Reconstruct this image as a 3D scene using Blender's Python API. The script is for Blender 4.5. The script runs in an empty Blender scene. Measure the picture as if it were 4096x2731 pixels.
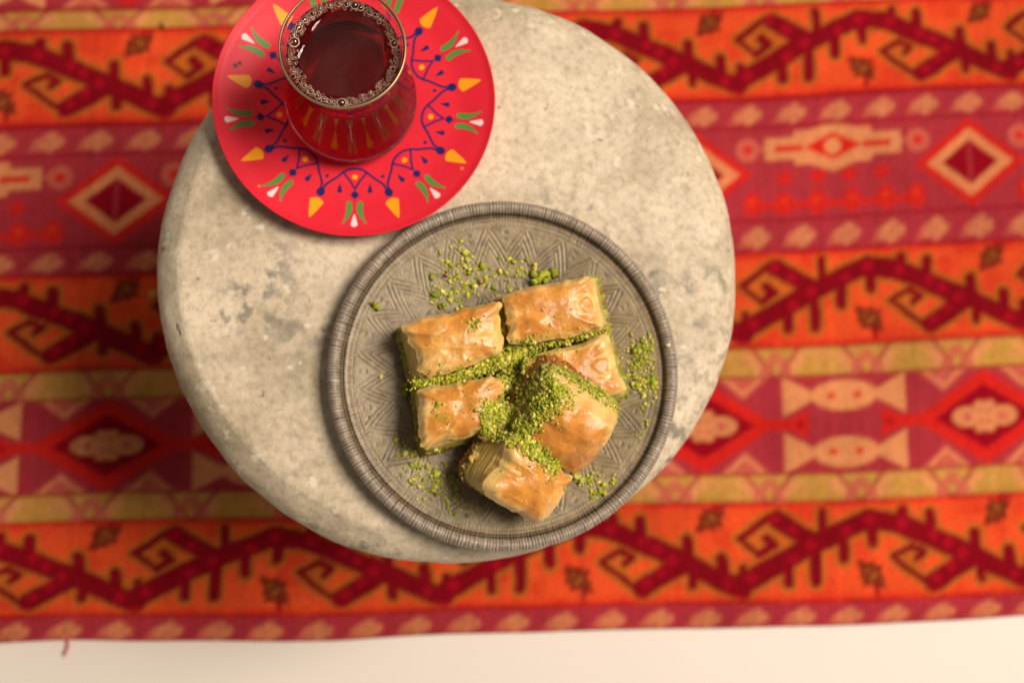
import bpy, math, random
import numpy as np
from mathutils import Matrix, Vector
from mathutils.bvhtree import BVHTree

R = math.radians
scene = bpy.context.scene
col = scene.collection

# ------------------------------------------------------------------ camera
cam_data = bpy.data.cameras.new('camera')
cam = bpy.data.objects.new('camera', cam_data)
col.objects.link(cam)
cam_data.sensor_width = 36.0
cam_data.lens = 43.47
cam_data.clip_start = 0.01
cam_data.clip_end = 50.0
cam.matrix_world = Matrix((
    (0.99735426, 0.0, -0.07269448, -0.01206216),
    (-0.00983937, 0.99079754, -0.13499419, -0.11564399),
    (0.07202551, 0.13535230, 0.98817614, 0.88),
    (0, 0, 0, 1)))
cam_data.dof.use_dof = True
cam_data.dof.focus_distance = 0.533
cam_data.dof.aperture_fstop = 6.0
scene.camera = cam

# ------------------------------------------------------------------ light
world = bpy.data.worlds.new('World')
scene.world = world
world.use_nodes = True
bg = world.node_tree.nodes['Background']
bg.inputs['Color'].default_value = (1.0, 0.91, 0.81, 1)
bg.inputs['Strength'].default_value = 0.17

def area_lamp(name, loc, target, sx, sy, power, colour):
    d = bpy.data.lights.new(name, 'AREA')
    d.shape = 'RECTANGLE'
    d.size, d.size_y = sx, sy
    d.energy = power
    d.color = colour
    o = bpy.data.objects.new(name, d)
    col.objects.link(o)
    o.location = loc
    o.rotation_euler = (Vector(target) - Vector(loc)).to_track_quat('-Z', 'Y').to_euler()
    return o

area_lamp('window_light', (1.34, 0.20, 2.56), (0.0, 0.0, 0.25), 1.05, 1.05, 104.0, (1.0, 0.89, 0.785))

scene.render.engine = 'CYCLES'
scene.cycles.max_bounces = 14
scene.cycles.transmission_bounces = 12
scene.cycles.transparent_max_bounces = 24
scene.cycles.diffuse_bounces = 4
scene.cycles.glossy_bounces = 6
scene.cycles.sample_clamp_indirect = 6.0
scene.cycles.use_denoising = True
scene.view_settings.view_transform = 'Standard'
scene.view_settings.look = 'None'
scene.view_settings.exposure = 0.0
scene.view_settings.gamma = 1.0

# ------------------------------------------------------------------ helpers
S = 0.001            # everything below is laid out in millimetres
TOP = 280.0          # table top above the floor


def smooth(a, b, x):
    t = np.clip((x - a) / (b - a), 0, 1)
    return t * t * (3 - 2 * t)


def _hash(ix, iy, iz, seed):
    h = (ix.astype(np.int64) * 374761393 + iy.astype(np.int64) * 668265263
         + iz.astype(np.int64) * 2147483647 + seed * 974634541) & 0xFFFFFFFF
    h = ((h ^ (h >> 13)) * 1274126177) & 0xFFFFFFFF
    h = ((h ^ (h >> 16)) * 2246822519) & 0xFFFFFFFF
    h = h ^ (h >> 15)
    return (h & 0xFFFFFF) / float(0xFFFFFF)


def noise(x, y, z=0.0, seed=0):
    """value noise, -1..1"""
    x = np.asarray(x, float); y = np.asarray(y, float); z = np.asarray(z, float) + np.zeros_like(x)
    y = y + np.zeros_like(x)
    ix, iy, iz = np.floor(x), np.floor(y), np.floor(z)
    fx, fy, fz = x - ix, y - iy, z - iz
    fx = fx * fx * fx * (fx * (fx * 6 - 15) + 10)
    fy = fy * fy * fy * (fy * (fy * 6 - 15) + 10)
    fz = fz * fz * fz * (fz * (fz * 6 - 15) + 10)
    out = 0
    for dx in (0, 1):
        wx = fx if dx else 1 - fx
        for dy in (0, 1):
            wy = fy if dy else 1 - fy
            for dz in (0, 1):
                wz = fz if dz else 1 - fz
                out = out + wx * wy * wz * _hash(ix + dx, iy + dy, iz + dz, seed)
    return out * 2 - 1


def fbm(x, y, z=0.0, seed=0, octaves=4):
    a, s, n = 1.0, 0.0, 0.0
    for k in range(octaves):
        n = n + a * noise(x * 2 ** k, y * 2 ** k, np.asarray(z) * 2 ** k, seed + 17 * k)
        s += a
        a *= 0.5
    return n / s


def make_mesh(name, verts, faces, material, colours=None, smooth_shade=True, scale=S):
    """verts (n,3) in mm, faces (m,k) with one k"""
    me = bpy.data.meshes.new(name)
    verts = np.ascontiguousarray(verts, dtype=np.float32) * scale
    faces = np.ascontiguousarray(faces, dtype=np.int32)
    m, k = faces.shape
    me.vertices.add(len(verts))
    me.vertices.foreach_set('co', verts.ravel())
    me.loops.add(m * k)
    me.loops.foreach_set('vertex_index', faces.ravel())
    me.polygons.add(m)
    me.polygons.foreach_set('loop_start', np.arange(0, m * k, k, dtype=np.int32))
    me.polygons.foreach_set('loop_total', np.full(m, k, dtype=np.int32))
    if smooth_shade:
        me.polygons.foreach_set('use_smooth', np.ones(m, dtype=bool))
    if colours is not None:
        at = me.color_attributes.new('tint', 'FLOAT_COLOR', 'POINT')
        c = np.ones((len(verts), 4), dtype=np.float32)
        c[:, :3] = colours
        at.data.foreach_set('color', c.ravel())
    me.update(calc_edges=True)
    me.validate()
    me.materials.append(material)
    return me


def add(name, mesh, parent=None, label=None, category=None, group=None, kind=None):
    o = bpy.data.objects.new(name, mesh)
    col.objects.link(o)
    if parent is not None:
        o.parent = parent
    if label: o['label'] = label
    if category: o['category'] = category
    if group: o['group'] = group
    if kind: o['kind'] = kind
    return o


def grid_faces(n, m, wrap_n=False, flip=False):
    """grid with n rows (slow index) and m columns; columns wrap"""
    i = np.arange(n - 1)[:, None]
    j = np.arange(m)[None, :]
    jn = (j + 1) % m
    a = i * m + j; b = i * m + jn; c = (i + 1) * m + jn; d = (i + 1) * m + j
    f = np.stack([a + 0 * jn, b, c, d + 0 * jn], -1).reshape(-1, 4)
    return f[:, ::-1] if flip else f


def sheet_faces(n, m):
    i = np.arange(n - 1)[:, None]
    j = np.arange(m - 1)[None, :]
    a = i * m + j
    return np.stack([a, a + 1, a + m + 1, a + m], -1).reshape(-1, 4)


def lathe(profile, segs, centre=(0, 0), z0=0.0):
    p = np.array(profile, float)
    th = np.linspace(0, 2 * np.pi, segs, endpoint=False)
    v = np.stack([centre[0] + p[:, 0:1] * np.cos(th), centre[1] + p[:, 0:1] * np.sin(th),
                  z0 + p[:, 1:2] + 0 * th], -1).reshape(-1, 3)
    return v, grid_faces(len(p), segs)


def round_profile(pts, n=6):
    """Catmull-Rom through the points"""
    p = np.array(pts, float)
    q = np.vstack([2 * p[0] - p[1], p, 2 * p[-1] - p[-2]])
    out = []
    for i in range(1, len(q) - 2):
        for t in np.linspace(0, 1, n, endpoint=False):
            a, b, c, d = q[i - 1], q[i], q[i + 1], q[i + 2]
            out.append(0.5 * (2 * b + (c - a) * t + (2 * a - 5 * b + 4 * c - d) * t * t
                              + (3 * b - a - 3 * c + d) * t ** 3))
    out.append(p[-1])
    return np.array(out)


def seg_dist(x, y, a, b):
    ax, ay = a; bx, by = b
    dx, dy = bx - ax, by - ay
    t = np.clip(((x - ax) * dx + (y - ay) * dy) / (dx * dx + dy * dy + 1e-9), 0, 1)
    return np.hypot(x - ax - t * dx, y - ay - t * dy)


def mix(a, b, t):
    a = np.asarray(a, float); b = np.asarray(b, float)
    return a + (b - a) * np.asarray(t)[..., None]


# ------------------------------------------------------------------ materials
def new_mat(name):
    m = bpy.data.materials.new(name)
    m.use_nodes = True
    nt = m.node_tree
    return m, nt, nt.nodes['Principled BSDF']


def node(nt, typ, **kw):
    n = nt.nodes.new(typ)
    for k, v in kw.items():
        if k in n.inputs.keys():
            n.inputs[k].default_value = v
        else:
            setattr(n, k, v)
    return n


def tint_mat(name, rough=0.6, spec=0.4, var=0.0, var_scale=200, bump=0.0, bump_scale=800, **extra):
    m, nt, p = new_mat(name)
    at = node(nt, 'ShaderNodeAttribute', attribute_name='tint')
    tc = node(nt, 'ShaderNodeTexCoord')
    out = at.outputs['Color']
    if var:
        nz = node(nt, 'ShaderNodeTexNoise', Scale=var_scale, Detail=4.0)
        nt.links.new(tc.outputs['Object'], nz.inputs['Vector'])
        mr = node(nt, 'ShaderNodeMapRange')
        mr.inputs['From Min'].default_value = 0.3
        mr.inputs['From Max'].default_value = 0.7
        mr.inputs['To Min'].default_value = 1 - var
        mr.inputs['To Max'].default_value = 1 + var
        nt.links.new(nz.outputs['Fac'], mr.inputs['Value'])
        mx = node(nt, 'ShaderNodeVectorMath', operation='SCALE')
        nt.links.new(out, mx.inputs[0])
        nt.links.new(mr.outputs['Result'], mx.inputs['Scale'])
        out = mx.outputs['Vector']
    nt.links.new(out, p.inputs['Base Color'])
    p.inputs['Roughness'].default_value = rough
    p.inputs['Specular IOR Level'].default_value = spec
    if bump:
        nb = node(nt, 'ShaderNodeTexNoise', Scale=bump_scale, Detail=3.0)
        nt.links.new(tc.outputs['Object'], nb.inputs['Vector'])
        bp = node(nt, 'ShaderNodeBump', Strength=bump, Distance=0.001)
        nt.links.new(nb.outputs['Fac'], bp.inputs['Height'])
        nt.links.new(bp.outputs['Normal'], p.inputs['Normal'])
    for k, v in extra.items():
        p.inputs[k.replace('_', ' ')].default_value = v
    return m


def mat_floor():
    m, nt, p = new_mat('cream_floor')
    tc = node(nt, 'ShaderNodeTexCoord')
    nz = node(nt, 'ShaderNodeTexNoise', Scale=6.0, Detail=5.0)
    nt.links.new(tc.outputs['Object'], nz.inputs['Vector'])
    cr = node(nt, 'ShaderNodeValToRGB')
    cr.color_ramp.elements[0].color = (0.70, 0.62, 0.53, 1)
    cr.color_ramp.elements[1].color = (0.75, 0.665, 0.575, 1)
    nt.links.new(nz.outputs['Fac'], cr.inputs['Fac'])
    nt.links.new(cr.outputs['Color'], p.inputs['Base Color'])
    p.inputs['Roughness'].default_value = 0.55
    return m


def mat_stone():
    m, nt, p = new_mat('mottled_stone')
    tc = node(nt, 'ShaderNodeTexCoord')
    L = nt.links.new

    def nz(scale, detail, rough=0.55, dist=0.0):
        n = node(nt, 'ShaderNodeTexNoise', Scale=scale, Detail=detail, Roughness=rough, Distortion=dist)
        L(tc.outputs['Object'], n.inputs['Vector'])
        return n.outputs['Fac']

    def ramp(fac, stops):
        c = node(nt, 'ShaderNodeValToRGB')
        el = c.color_ramp.elements
        while len(el) < len(stops): el.new(0.5)
        for e, (pos, v) in zip(el, stops):
            e.position = pos
            e.color = (*v, 1) if not isinstance(v, float) else (v, v, v, 1)
        L(fac, c.inputs['Fac'])
        return c.outputs['Color']

    def mixc(fac, a, b, blend='MIX'):
        x = node(nt, 'ShaderNodeMix', data_type='RGBA', blend_type=blend)
        if isinstance(fac, float): x.inputs['Factor'].default_value = fac
        else: L(fac, x.inputs['Factor'])
        for sock, v in (('A', a), ('B', b)):
            s = [i for i in x.inputs if i.name == sock and i.type == 'RGBA'][0]
            if isinstance(v, tuple): s.default_value = (*v, 1)
            else: L(v, s)
        return [o for o in x.outputs if o.type == 'RGBA'][0]

    base = ramp(nz(17, 7, 0.62), [(0.32, (0.36, 0.285, 0.185)), (0.46, (0.545, 0.445, 0.31)), (0.60, (0.65, 0.54, 0.385))])
    grain = ramp(nz(260, 6, 0.75), [(0.34, (0.66, 0.63, 0.58)), (0.5, (0.97, 0.965, 0.95)), (0.66, (1.14, 1.14, 1.13))])
    c = mixc(0.85, base, grain, 'MULTIPLY')
    patch = ramp(nz(8.5, 5, 0.6, 0.6), [(0.48, 0.0), (0.64, 1.0)])
    speck = ramp(nz(95, 4, 0.6), [(0.50, 0.0), (0.62, 0.8)])
    sp = node(nt, 'ShaderNodeMath', operation='MULTIPLY')
    L(patch, sp.inputs[0]); L(speck, sp.inputs[1])
    c = mixc(sp.outputs[0], c, (0.10, 0.098, 0.085))
    pale = ramp(nz(120, 3, 0.5), [(0.63, 0.0), (0.70, 1.0)])
    c = mixc(pale, c, (0.66, 0.57, 0.42))
    pit = ramp(nz(110, 2, 0.5), [(0.22, 0.8), (0.29, 0.0)])
    c = mixc(pit, c, (0.11, 0.105, 0.09))
    L(c, p.inputs['Base Color'])
    p.inputs['Roughness'].default_value = 0.6
    p.inputs['Specular IOR Level'].default_value = 0.35
    h = nz(240, 6, 0.7)
    bp = node(nt, 'ShaderNodeBump', Strength=0.35, Distance=0.0012)
    L(h, bp.inputs['Height'])
    bp2 = node(nt, 'ShaderNodeBump', Strength=0.6, Distance=0.0015, invert=True)
    L(pit, bp2.inputs['Height'])
    L(bp.outputs['Normal'], bp2.inputs['Normal'])
    L(bp2.outputs['Normal'], p.inputs['Normal'])
    return m


def mat_rug():
    m = tint_mat('woven_kilim', rough=0.9, spec=0.04, var=0.10, var_scale=320)
    nt = m.node_tree
    p = nt.nodes['Principled BSDF']
    tc = node(nt, 'ShaderNodeTexCoord')
    w1 = node(nt, 'ShaderNodeTexWave', Scale=150.0, Distortion=1.5, Detail=1.0)
    w1.bands_direction = 'X'
    w2 = node(nt, 'ShaderNodeTexWave', Scale=230.0, Distortion=1.5, Detail=1.0)
    w2.bands_direction = 'Y'
    ad = node(nt, 'ShaderNodeMath', operation='ADD')
    for w, i in ((w1, 0), (w2, 1)):
        nt.links.new(tc.outputs['Object'], w.inputs['Vector'])
        nt.links.new(w.outputs['Fac'], ad.inputs[i])
    rp = node(nt, 'ShaderNodeMapRange')
    rp.inputs['To Min'].default_value = 0.62
    rp.inputs['To Max'].default_value = 1.16
    nt.links.new(w1.outputs['Fac'], rp.inputs['Value'])
    prev = p.inputs['Base Color'].links[0].from_socket
    sc_ = node(nt, 'ShaderNodeVectorMath', operation='SCALE')
    nt.links.new(prev, sc_.inputs[0]); nt.links.new(rp.outputs['Result'], sc_.inputs['Scale'])
    nt.links.new(sc_.outputs['Vector'], p.inputs['Base Color'])
    bp = node(nt, 'ShaderNodeBump', Strength=0.5, Distance=0.0008)
    nt.links.new(ad.outputs[0], bp.inputs['Height'])
    nt.links.new(bp.outputs['Normal'], p.inputs['Normal'])
    return m


def mat_crust():
    m, nt, p = new_mat('syrupy_phyllo')
    L = nt.links.new
    at = node(nt, 'ShaderNodeAttribute', attribute_name='tint')
    tc = node(nt, 'ShaderNodeTexCoord')
    n1 = node(nt, 'ShaderNodeTexNoise', Scale=130.0, Detail=6.0, Roughness=0.62, Distortion=0.8)
    L(tc.outputs['Object'], n1.inputs['Vector'])
    mr = node(nt, 'ShaderNodeMapRange')
    for k, v in (('From Min', 0.3), ('From Max', 0.7), ('To Min', 0.86), ('To Max', 1.11)):
        mr.inputs[k].default_value = v
    L(n1.outputs['Fac'], mr.inputs['Value'])
    vm = node(nt, 'ShaderNodeVectorMath', operation='SCALE')
    L(at.outputs['Color'], vm.inputs[0]); L(mr.outputs['Result'], vm.inputs['Scale'])
    L(vm.outputs['Vector'], p.inputs['Base Color'])
    p.inputs['Subsurface Weight'].default_value = 0.32
    p.inputs['Subsurface Radius'].default_value = (1.0, 0.45, 0.15)
    p.inputs['Subsurface Scale'].default_value = 0.0035
    p.inputs['Roughness'].default_value = 0.42
    p.inputs['Specular IOR Level'].default_value = 0.2
    p.inputs['Coat Weight'].default_value = 0.8
    p.inputs['Coat Roughness'].default_value = 0.05
    p.inputs['Coat IOR'].default_value = 1.47
    n5 = node(nt, 'ShaderNodeTexNoise', Scale=34.0, Detail=4.0, Roughness=0.62, Distortion=1.4)
    L(tc.outputs['Object'], n5.inputs['Vector'])
    mu = node(nt, 'ShaderNodeMath', operation='MULTIPLY'); mu.inputs[1].default_value = 10.0
    L(n5.outputs['Fac'], mu.inputs[0])
    fl = node(nt, 'ShaderNodeMath', operation='FLOOR'); L(mu.outputs[0], fl.inputs[0])
    wn = node(nt, 'ShaderNodeTexWhiteNoise', noise_dimensions='1D'); L(fl.outputs[0], wn.inputs['W'])
    ml = node(nt, 'ShaderNodeMapRange')
    ml.inputs['To Min'].default_value = 0.90; ml.inputs['To Max'].default_value = 1.08
    L(wn.outputs['Value'], ml.inputs['Value'])
    v2 = node(nt, 'ShaderNodeVectorMath', operation='SCALE')
    L(vm.outputs['Vector'], v2.inputs[0]); L(ml.outputs['Result'], v2.inputs['Scale'])
    nd = node(nt, 'ShaderNodeTexNoise', Scale=160.0, Detail=3.0)
    L(tc.outputs['Object'], nd.inputs['Vector'])
    wa = node(nt, 'ShaderNodeVectorMath', operation='MULTIPLY_ADD'); wa.inputs[1].default_value = (0.007, 0.007, 0.007)
    L(nd.outputs['Color'], wa.inputs[0]); L(tc.outputs['Object'], wa.inputs[2])
    vo = node(nt, 'ShaderNodeTexVoronoi', Scale=105.0, feature='DISTANCE_TO_EDGE')
    L(wa.outputs[0], vo.inputs['Vector'])
    lr = node(nt, 'ShaderNodeMapRange')
    for k, v in (('From Min', 0.0), ('From Max', 0.045), ('To Min', 0.34), ('To Max', 0.0)):
        lr.inputs[k].default_value = v
    L(vo.outputs['Distance'], lr.inputs['Value'])
    nm = node(nt, 'ShaderNodeTexNoise', Scale=70.0, Detail=2.0)
    L(tc.outputs['Object'], nm.inputs['Vector'])
    nr_ = node(nt, 'ShaderNodeMapRange')
    nr_.inputs['From Min'].default_value = 0.45; nr_.inputs['From Max'].default_value = 0.62
    L(nm.outputs['Fac'], nr_.inputs['Value'])
    lm = node(nt, 'ShaderNodeMath', operation='MULTIPLY'); L(lr.outputs['Result'], lm.inputs[0]); L(nr_.outputs['Result'], lm.inputs[1])
    mxl = node(nt, 'ShaderNodeMix', data_type='RGBA')
    sa_ = [i for i in mxl.inputs if i.type == 'RGBA']
    L(lm.outputs[0], mxl.inputs['Factor']); L(v2.outputs['Vector'], sa_[0]); sa_[1].default_value = (0.86, 0.60, 0.26, 1)
    L([o for o in mxl.outputs if o.type == 'RGBA'][0], p.inputs['Base Color'])
    n2 = node(nt, 'ShaderNodeTexNoise', Scale=420.0, Detail=5.0, Roughness=0.6, Distortion=1.2)
    n3 = node(nt, 'ShaderNodeTexVoronoi', Scale=190.0, feature='DISTANCE_TO_EDGE')
    for n in (n2, n3): L(tc.outputs['Object'], n.inputs['Vector'])
    bp = node(nt, 'ShaderNodeBump', Strength=0.22, Distance=0.0006)
    L(n2.outputs['Fac'], bp.inputs['Height'])
    L(bp.outputs['Normal'], p.inputs['Normal'])
    n4 = node(nt, 'ShaderNodeTexNoise', Scale=260.0, Detail=6.0, Roughness=0.62, Distortion=1.6)
    L(tc.outputs['Object'], n4.inputs['Vector'])
    bp2 = node(nt, 'ShaderNodeBump', Strength=0.38, Distance=0.0012)
    L(n4.outputs['Fac'], bp2.inputs['Height'])
    bp3 = node(nt, 'ShaderNodeBump', Strength=0.35, Distance=0.0003)
    L(fl.outputs[0], bp3.inputs['Height'])
    L(bp2.outputs['Normal'], bp3.inputs['Normal'])
    L(bp3.outputs['Normal'], p.inputs['Coat Normal'])
    bp4 = node(nt, 'ShaderNodeBump', Strength=0.35, Distance=0.0003)
    L(fl.outputs[0], bp4.inputs['Height'])
    L(bp.outputs['Normal'], bp4.inputs['Normal'])
    L(bp4.outputs['Normal'], p.inputs['Normal'])
    return m


def mat_glass():
    m, nt, p = new_mat('clear_glass')
    p.inputs['Base Color'].default_value = (1, 1, 1, 1)
    p.inputs['Roughness'].default_value = 0.0
    p.inputs['IOR'].default_value = 1.46
    p.inputs['Transmission Weight'].default_value = 1.0
    return m


def mat_tea():
    m, nt, p = new_mat('black_tea')
    p.inputs['Base Color'].default_value = (1, 1, 1, 1)
    p.inputs['Roughness'].default_value = 0.0
    p.inputs['IOR'].default_value = 1.33
    p.inputs['Transmission Weight'].default_value = 1.0
    at = node(nt, 'ShaderNodeAttribute', attribute_name='tint')   # index of refraction: tea to air on top, tea to glass at the wall
    nt.links.new(at.outputs['Fac'], p.inputs['IOR'])
    va = node(nt, 'ShaderNodeVolumeAbsorption', Density=190.0)
    va.inputs['Color'].default_value = (0.90, 0.22, 0.06, 1)
    nt.links.new(va.outputs['Volume'], nt.nodes['Material Output'].inputs['Volume'])
    return m


def mat_bubble():
    m = bpy.data.materials.new('soap_thin_bubble')
    m.use_nodes = True
    nt = m.node_tree
    nt.nodes.remove(nt.nodes['Principled BSDF'])
    tr = node(nt, 'ShaderNodeBsdfTransparent')
    gl = node(nt, 'ShaderNodeBsdfGlossy', Roughness=0.02)
    gl.inputs['Color'].default_value = (1, 0.93, 0.82, 1)
    tr.inputs['Color'].default_value = (0.97, 0.90, 0.84, 1)
    fr = node(nt, 'ShaderNodeFresnel', IOR=2.1)
    mx = node(nt, 'ShaderNodeMixShader')
    nt.links.new(fr.outputs[0], mx.inputs['Fac'])
    nt.links.new(tr.outputs[0], mx.inputs[1])
    nt.links.new(gl.outputs[0], mx.inputs[2])
    nt.links.new(mx.outputs[0], nt.nodes['Material Output'].inputs['Surface'])
    return m


M_floor, M_stone, M_rug, M_crust = mat_floor(), mat_stone(), mat_rug(), mat_crust()
M_glass, M_tea, M_bubble = mat_glass(), mat_tea(), mat_bubble()
M_saucer = tint_mat('printed_melamine', rough=0.42, spec=0.18, var=0.03, var_scale=60)
M_plate = tint_mat('antiqued_metal', rough=0.37, spec=0.5, var=0.28, var_scale=260, bump=0.25, bump_scale=1400)
M_nuts = tint_mat('pistachio', rough=0.62, spec=0.35, var=0.25, var_scale=700, bump=0.5, bump_scale=1800,
                  Subsurface_Weight=0.12, Subsurface_Scale=0.001)
M_under = tint_mat('browned_phyllo', rough=0.4, spec=0.5, var=0.3, var_scale=500, bump=0.5, bump_scale=900,
                   Coat_Weight=0.6, Coat_Roughness=0.15)
M_thread = tint_mat('wool_thread', rough=0.9, spec=0.1)

# ------------------------------------------------------------------ floor
v = np.array([[-2500, -2500, -3.0], [2500, -2500, -3.0], [2500, 2500, -3.0], [-2500, 2500, -3.0]])
add('floor', make_mesh('floor', v, np.array([[0, 1, 2, 3]]), M_floor), kind='structure')

# ------------------------------------------------------------------ kilim rug
ORANGE = (0.80, 0.082, 0.020); STEM = (0.23, 0.003, 0.009); SQUARE = (0.37, 0.005, 0.015)
OLIVE = (0.40, 0.145, 0.016); PURPLE = (0.41, 0.032, 0.043); CREAM = (0.74, 0.27, 0.105)
RED = (0.64, 0.018, 0.012); GOLD = (0.54, 0.27, 0.05); MAROON = (0.29, 0.003, 0.011); PINK = (0.58, 0.11, 0.07)
BROWN = (0.14, 0.02, 0.008)

u = np.arange(-520, 640.1, 2.1)
v_ = np.arange(-197, 430.1, 2.1)
U, V = np.meshgrid(u, v_)
C = np.zeros(U.shape + (3,))


def box(x, y, cx, cy, hx, hy):
    return np.maximum(np.abs(x - cx) - hx, np.abs(y - cy) - hy)


def rhomb(x, y, cx, cy, hx, hy):
    return (np.abs(x - cx) / hx + np.abs(y - cy) / hy - 1) * min(hx, hy)


def orange_band(sel, v_top, shift):
    """running vine of hooked stems; motif laid out on a 1790 x 610 chart"""
    x = (-82 + (U[sel] - 133 - shift) * 8.48 + 17900) % 1790
    y = 175 + (v_top - V[sel]) * 8.555
    wv = 7 * noise(U[sel] / 11.0, V[sel] / 9.0, seed=61 + int(v_top))           # hand-woven unevenness
    x = x + wv; y = y + 6 * noise(U[sel] / 13.0, V[sel] / 10.0, seed=62 + int(v_top))
    strokes = [((1425, 285), (1600, 312), 52), ((1600, 312), (2100, 530), 52), ((2100, 530), (2415, 680), 50),
               ((625, 680), (1060, 440), 52), ((1060, 440), (1425, 285), 50),
               ((1070, 415), (845, 285), 48), ((800, 268), (618, 400), 22), ((618, 400), (742, 502), 18), ((742, 502), (824, 442), 23), ((824, 442), (778, 402), 25),
               ((2080, 512), (1815, 672), 48), ((1790, 690), (1565, 515), 18), ((1565, 515), (1682, 452), 18), ((1682, 452), (1758, 492), 22), ((1758, 492), (1712, 528), 22),
               ((1132, 235), (1140, 345), 24), ((1258, 380), (1256, 520), 28), ((1440, 320), (1440, 432), 27), ((1640, 240), (1640, 320), 27),
               ((1805, 262), (1812, 380), 28), ((2088, 385), (2096, 500), 28), ((2112, 540), (2116, 652), 25), ((2298, 490), (2310, 600), 28),
               ((912, 560), (912, 675), 25), ((1082, 460), (1082, 665), 28), ((640, 585), (650, 660), 24)]
    d = np.full(x.shape, 1e9)
    for a, b, w in strokes:
        for k in (-1790, 0):
            ta = (a[0] + k, a[1] + (a[0] - 1000) * 0.0195); tb = (b[0] + k, b[1] + (b[0] - 1000) * 0.0195)
            d = np.minimum(d, seg_dist(x, y, ta, tb) - w * (1.22 if w > 40 else (1.25 if w > 23.5 else 1.0)))
    base_ = mix(np.broadcast_to(ORANGE, x.shape + (3,)), np.broadcast_to(RED, x.shape + (3,)), 0.45 * smooth(0.1, 0.7, noise(U[sel] / 17.0, V[sel] / 12.0, seed=64)))
    c = mix(base_, np.broadcast_to(OLIVE, base_.shape), 0.85 * smooth(34, 10, d))
    c = mix(c, np.broadcast_to(STEM, c.shape), smooth(10, -8, d))
    for (sx, sy) in [(690, 640), (940, 528), (1060, 437), (1285, 362), (1425, 288), (835, 280), (945, 348), (1630, 315), (1828, 392), (1908, 440), (2000, 505),
                     (1925, 570), (1838, 640), (2330, 640)]:
        for k in (-1790, 0):
            yy_ = sy + (sx - 1000) * 0.0195
            c = mix(c, np.broadcast_to(SQUARE, c.shape), smooth(46, 22, np.abs(x - sx - k) * 0.8 + np.abs(y - yy_) * 0.8))
    for (bx, by, sg) in [(2235, 275, -1), (1430, 628, 1)]:
        for k in (-1790, 0):
            p = (x - bx - k) * 0.72 + sg * (y - by) * 0.70
            q = -sg * (x - bx - k) * 0.70 + (y - by) * 0.72
            e = np.abs(p) / 138 + np.abs(q) / (86 + 16 * np.sin(p * 0.11))
            c = mix(c, np.broadcast_to(BROWN, c.shape), 0.9 * smooth(1.12, 0.80, e))
            c = mix(c, np.broadcast_to(OLIVE, c.shape), 0.7 * smooth(0.55, 0.2, e) * smooth(-0.3, 0.5, np.sin(p * 0.12)))
            c = mix(c, np.broadcast_to(STEM, c.shape), 0.8 * smooth(14, 2, box(x, y, bx + k + 30, by + sg * 95, 10, 34)))
    edge = np.minimum(y - 175, 785 - y)
    c = mix(c, np.broadcast_to(RED, c.shape), 0.6 * smooth(70, 10, edge))
    return mix(c, np.broadcast_to(MAROON, c.shape), 0.75 * smooth(20, 3, edge))


def narrow_band(sel, v_top, h, gold, shift):
    x = ((U[sel] - shift) + 3400) % 34.0
    y = (v_top - V[sel]) / h * 21.0
    if gold:
        flip = (np.floor((U[sel] - shift + 3400) / 34.0) % 2)
        xx = np.where(flip > 0, 34 - x, x)
        c = mix(np.broadcast_to(GOLD, x.shape + (3,)), np.broadcast_to(CREAM, x.shape + (3,)), 0.35 * smooth(-0.3, 0.6, noise(U[sel] / 6.0, V[sel] / 5.0, seed=67)))
        c = mix(c, np.broadcast_to(CREAM, c.shape), 0.75 * smooth(2.5, 0.5, np.abs(xx - 14 - (y - 5) * 0.9) - 5.0) * smooth(3, 6, y))
        c = mix(c, np.broadcast_to(PURPLE, c.shape), 0.7 * smooth(2.2, 0.2, np.abs(xx - 24 - (y - 10) * 0.75) - 1.2))
        c = mix(c, np.broadcast_to(PINK, c.shape), 0.8 * smooth(2.2, 0.6, seg_dist(xx, y, (25, 17), (33, 7)) - 2.0))
    else:
        c = np.broadcast_to(PURPLE, x.shape + (3,)).copy()
        e1 = seg_dist(x, y, (9, 13), (18, 8)) - 3.6
        e2 = seg_dist(x, y, (16, 15.5), (23, 11)) - 3.0
        c = mix(c, np.broadcast_to(CREAM, c.shape), (0.62 + 0.2 * noise(U[sel] / 3.0, V[sel] / 2.0, seed=66)) * smooth(2.2, -1.0, np.minimum(e1, e2)))
        c = mix(c, np.broadcast_to(PINK, c.shape), 0.6 * smooth(1.4, -0.4, seg_dist(x, y, (3, 17), (8, 11)) - 1.6))
    edge = np.minimum(y, 21 - y)
    return mix(c, np.broadcast_to(MAROON, c.shape), 0.7 * smooth(1.8, 0.2, edge))


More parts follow.
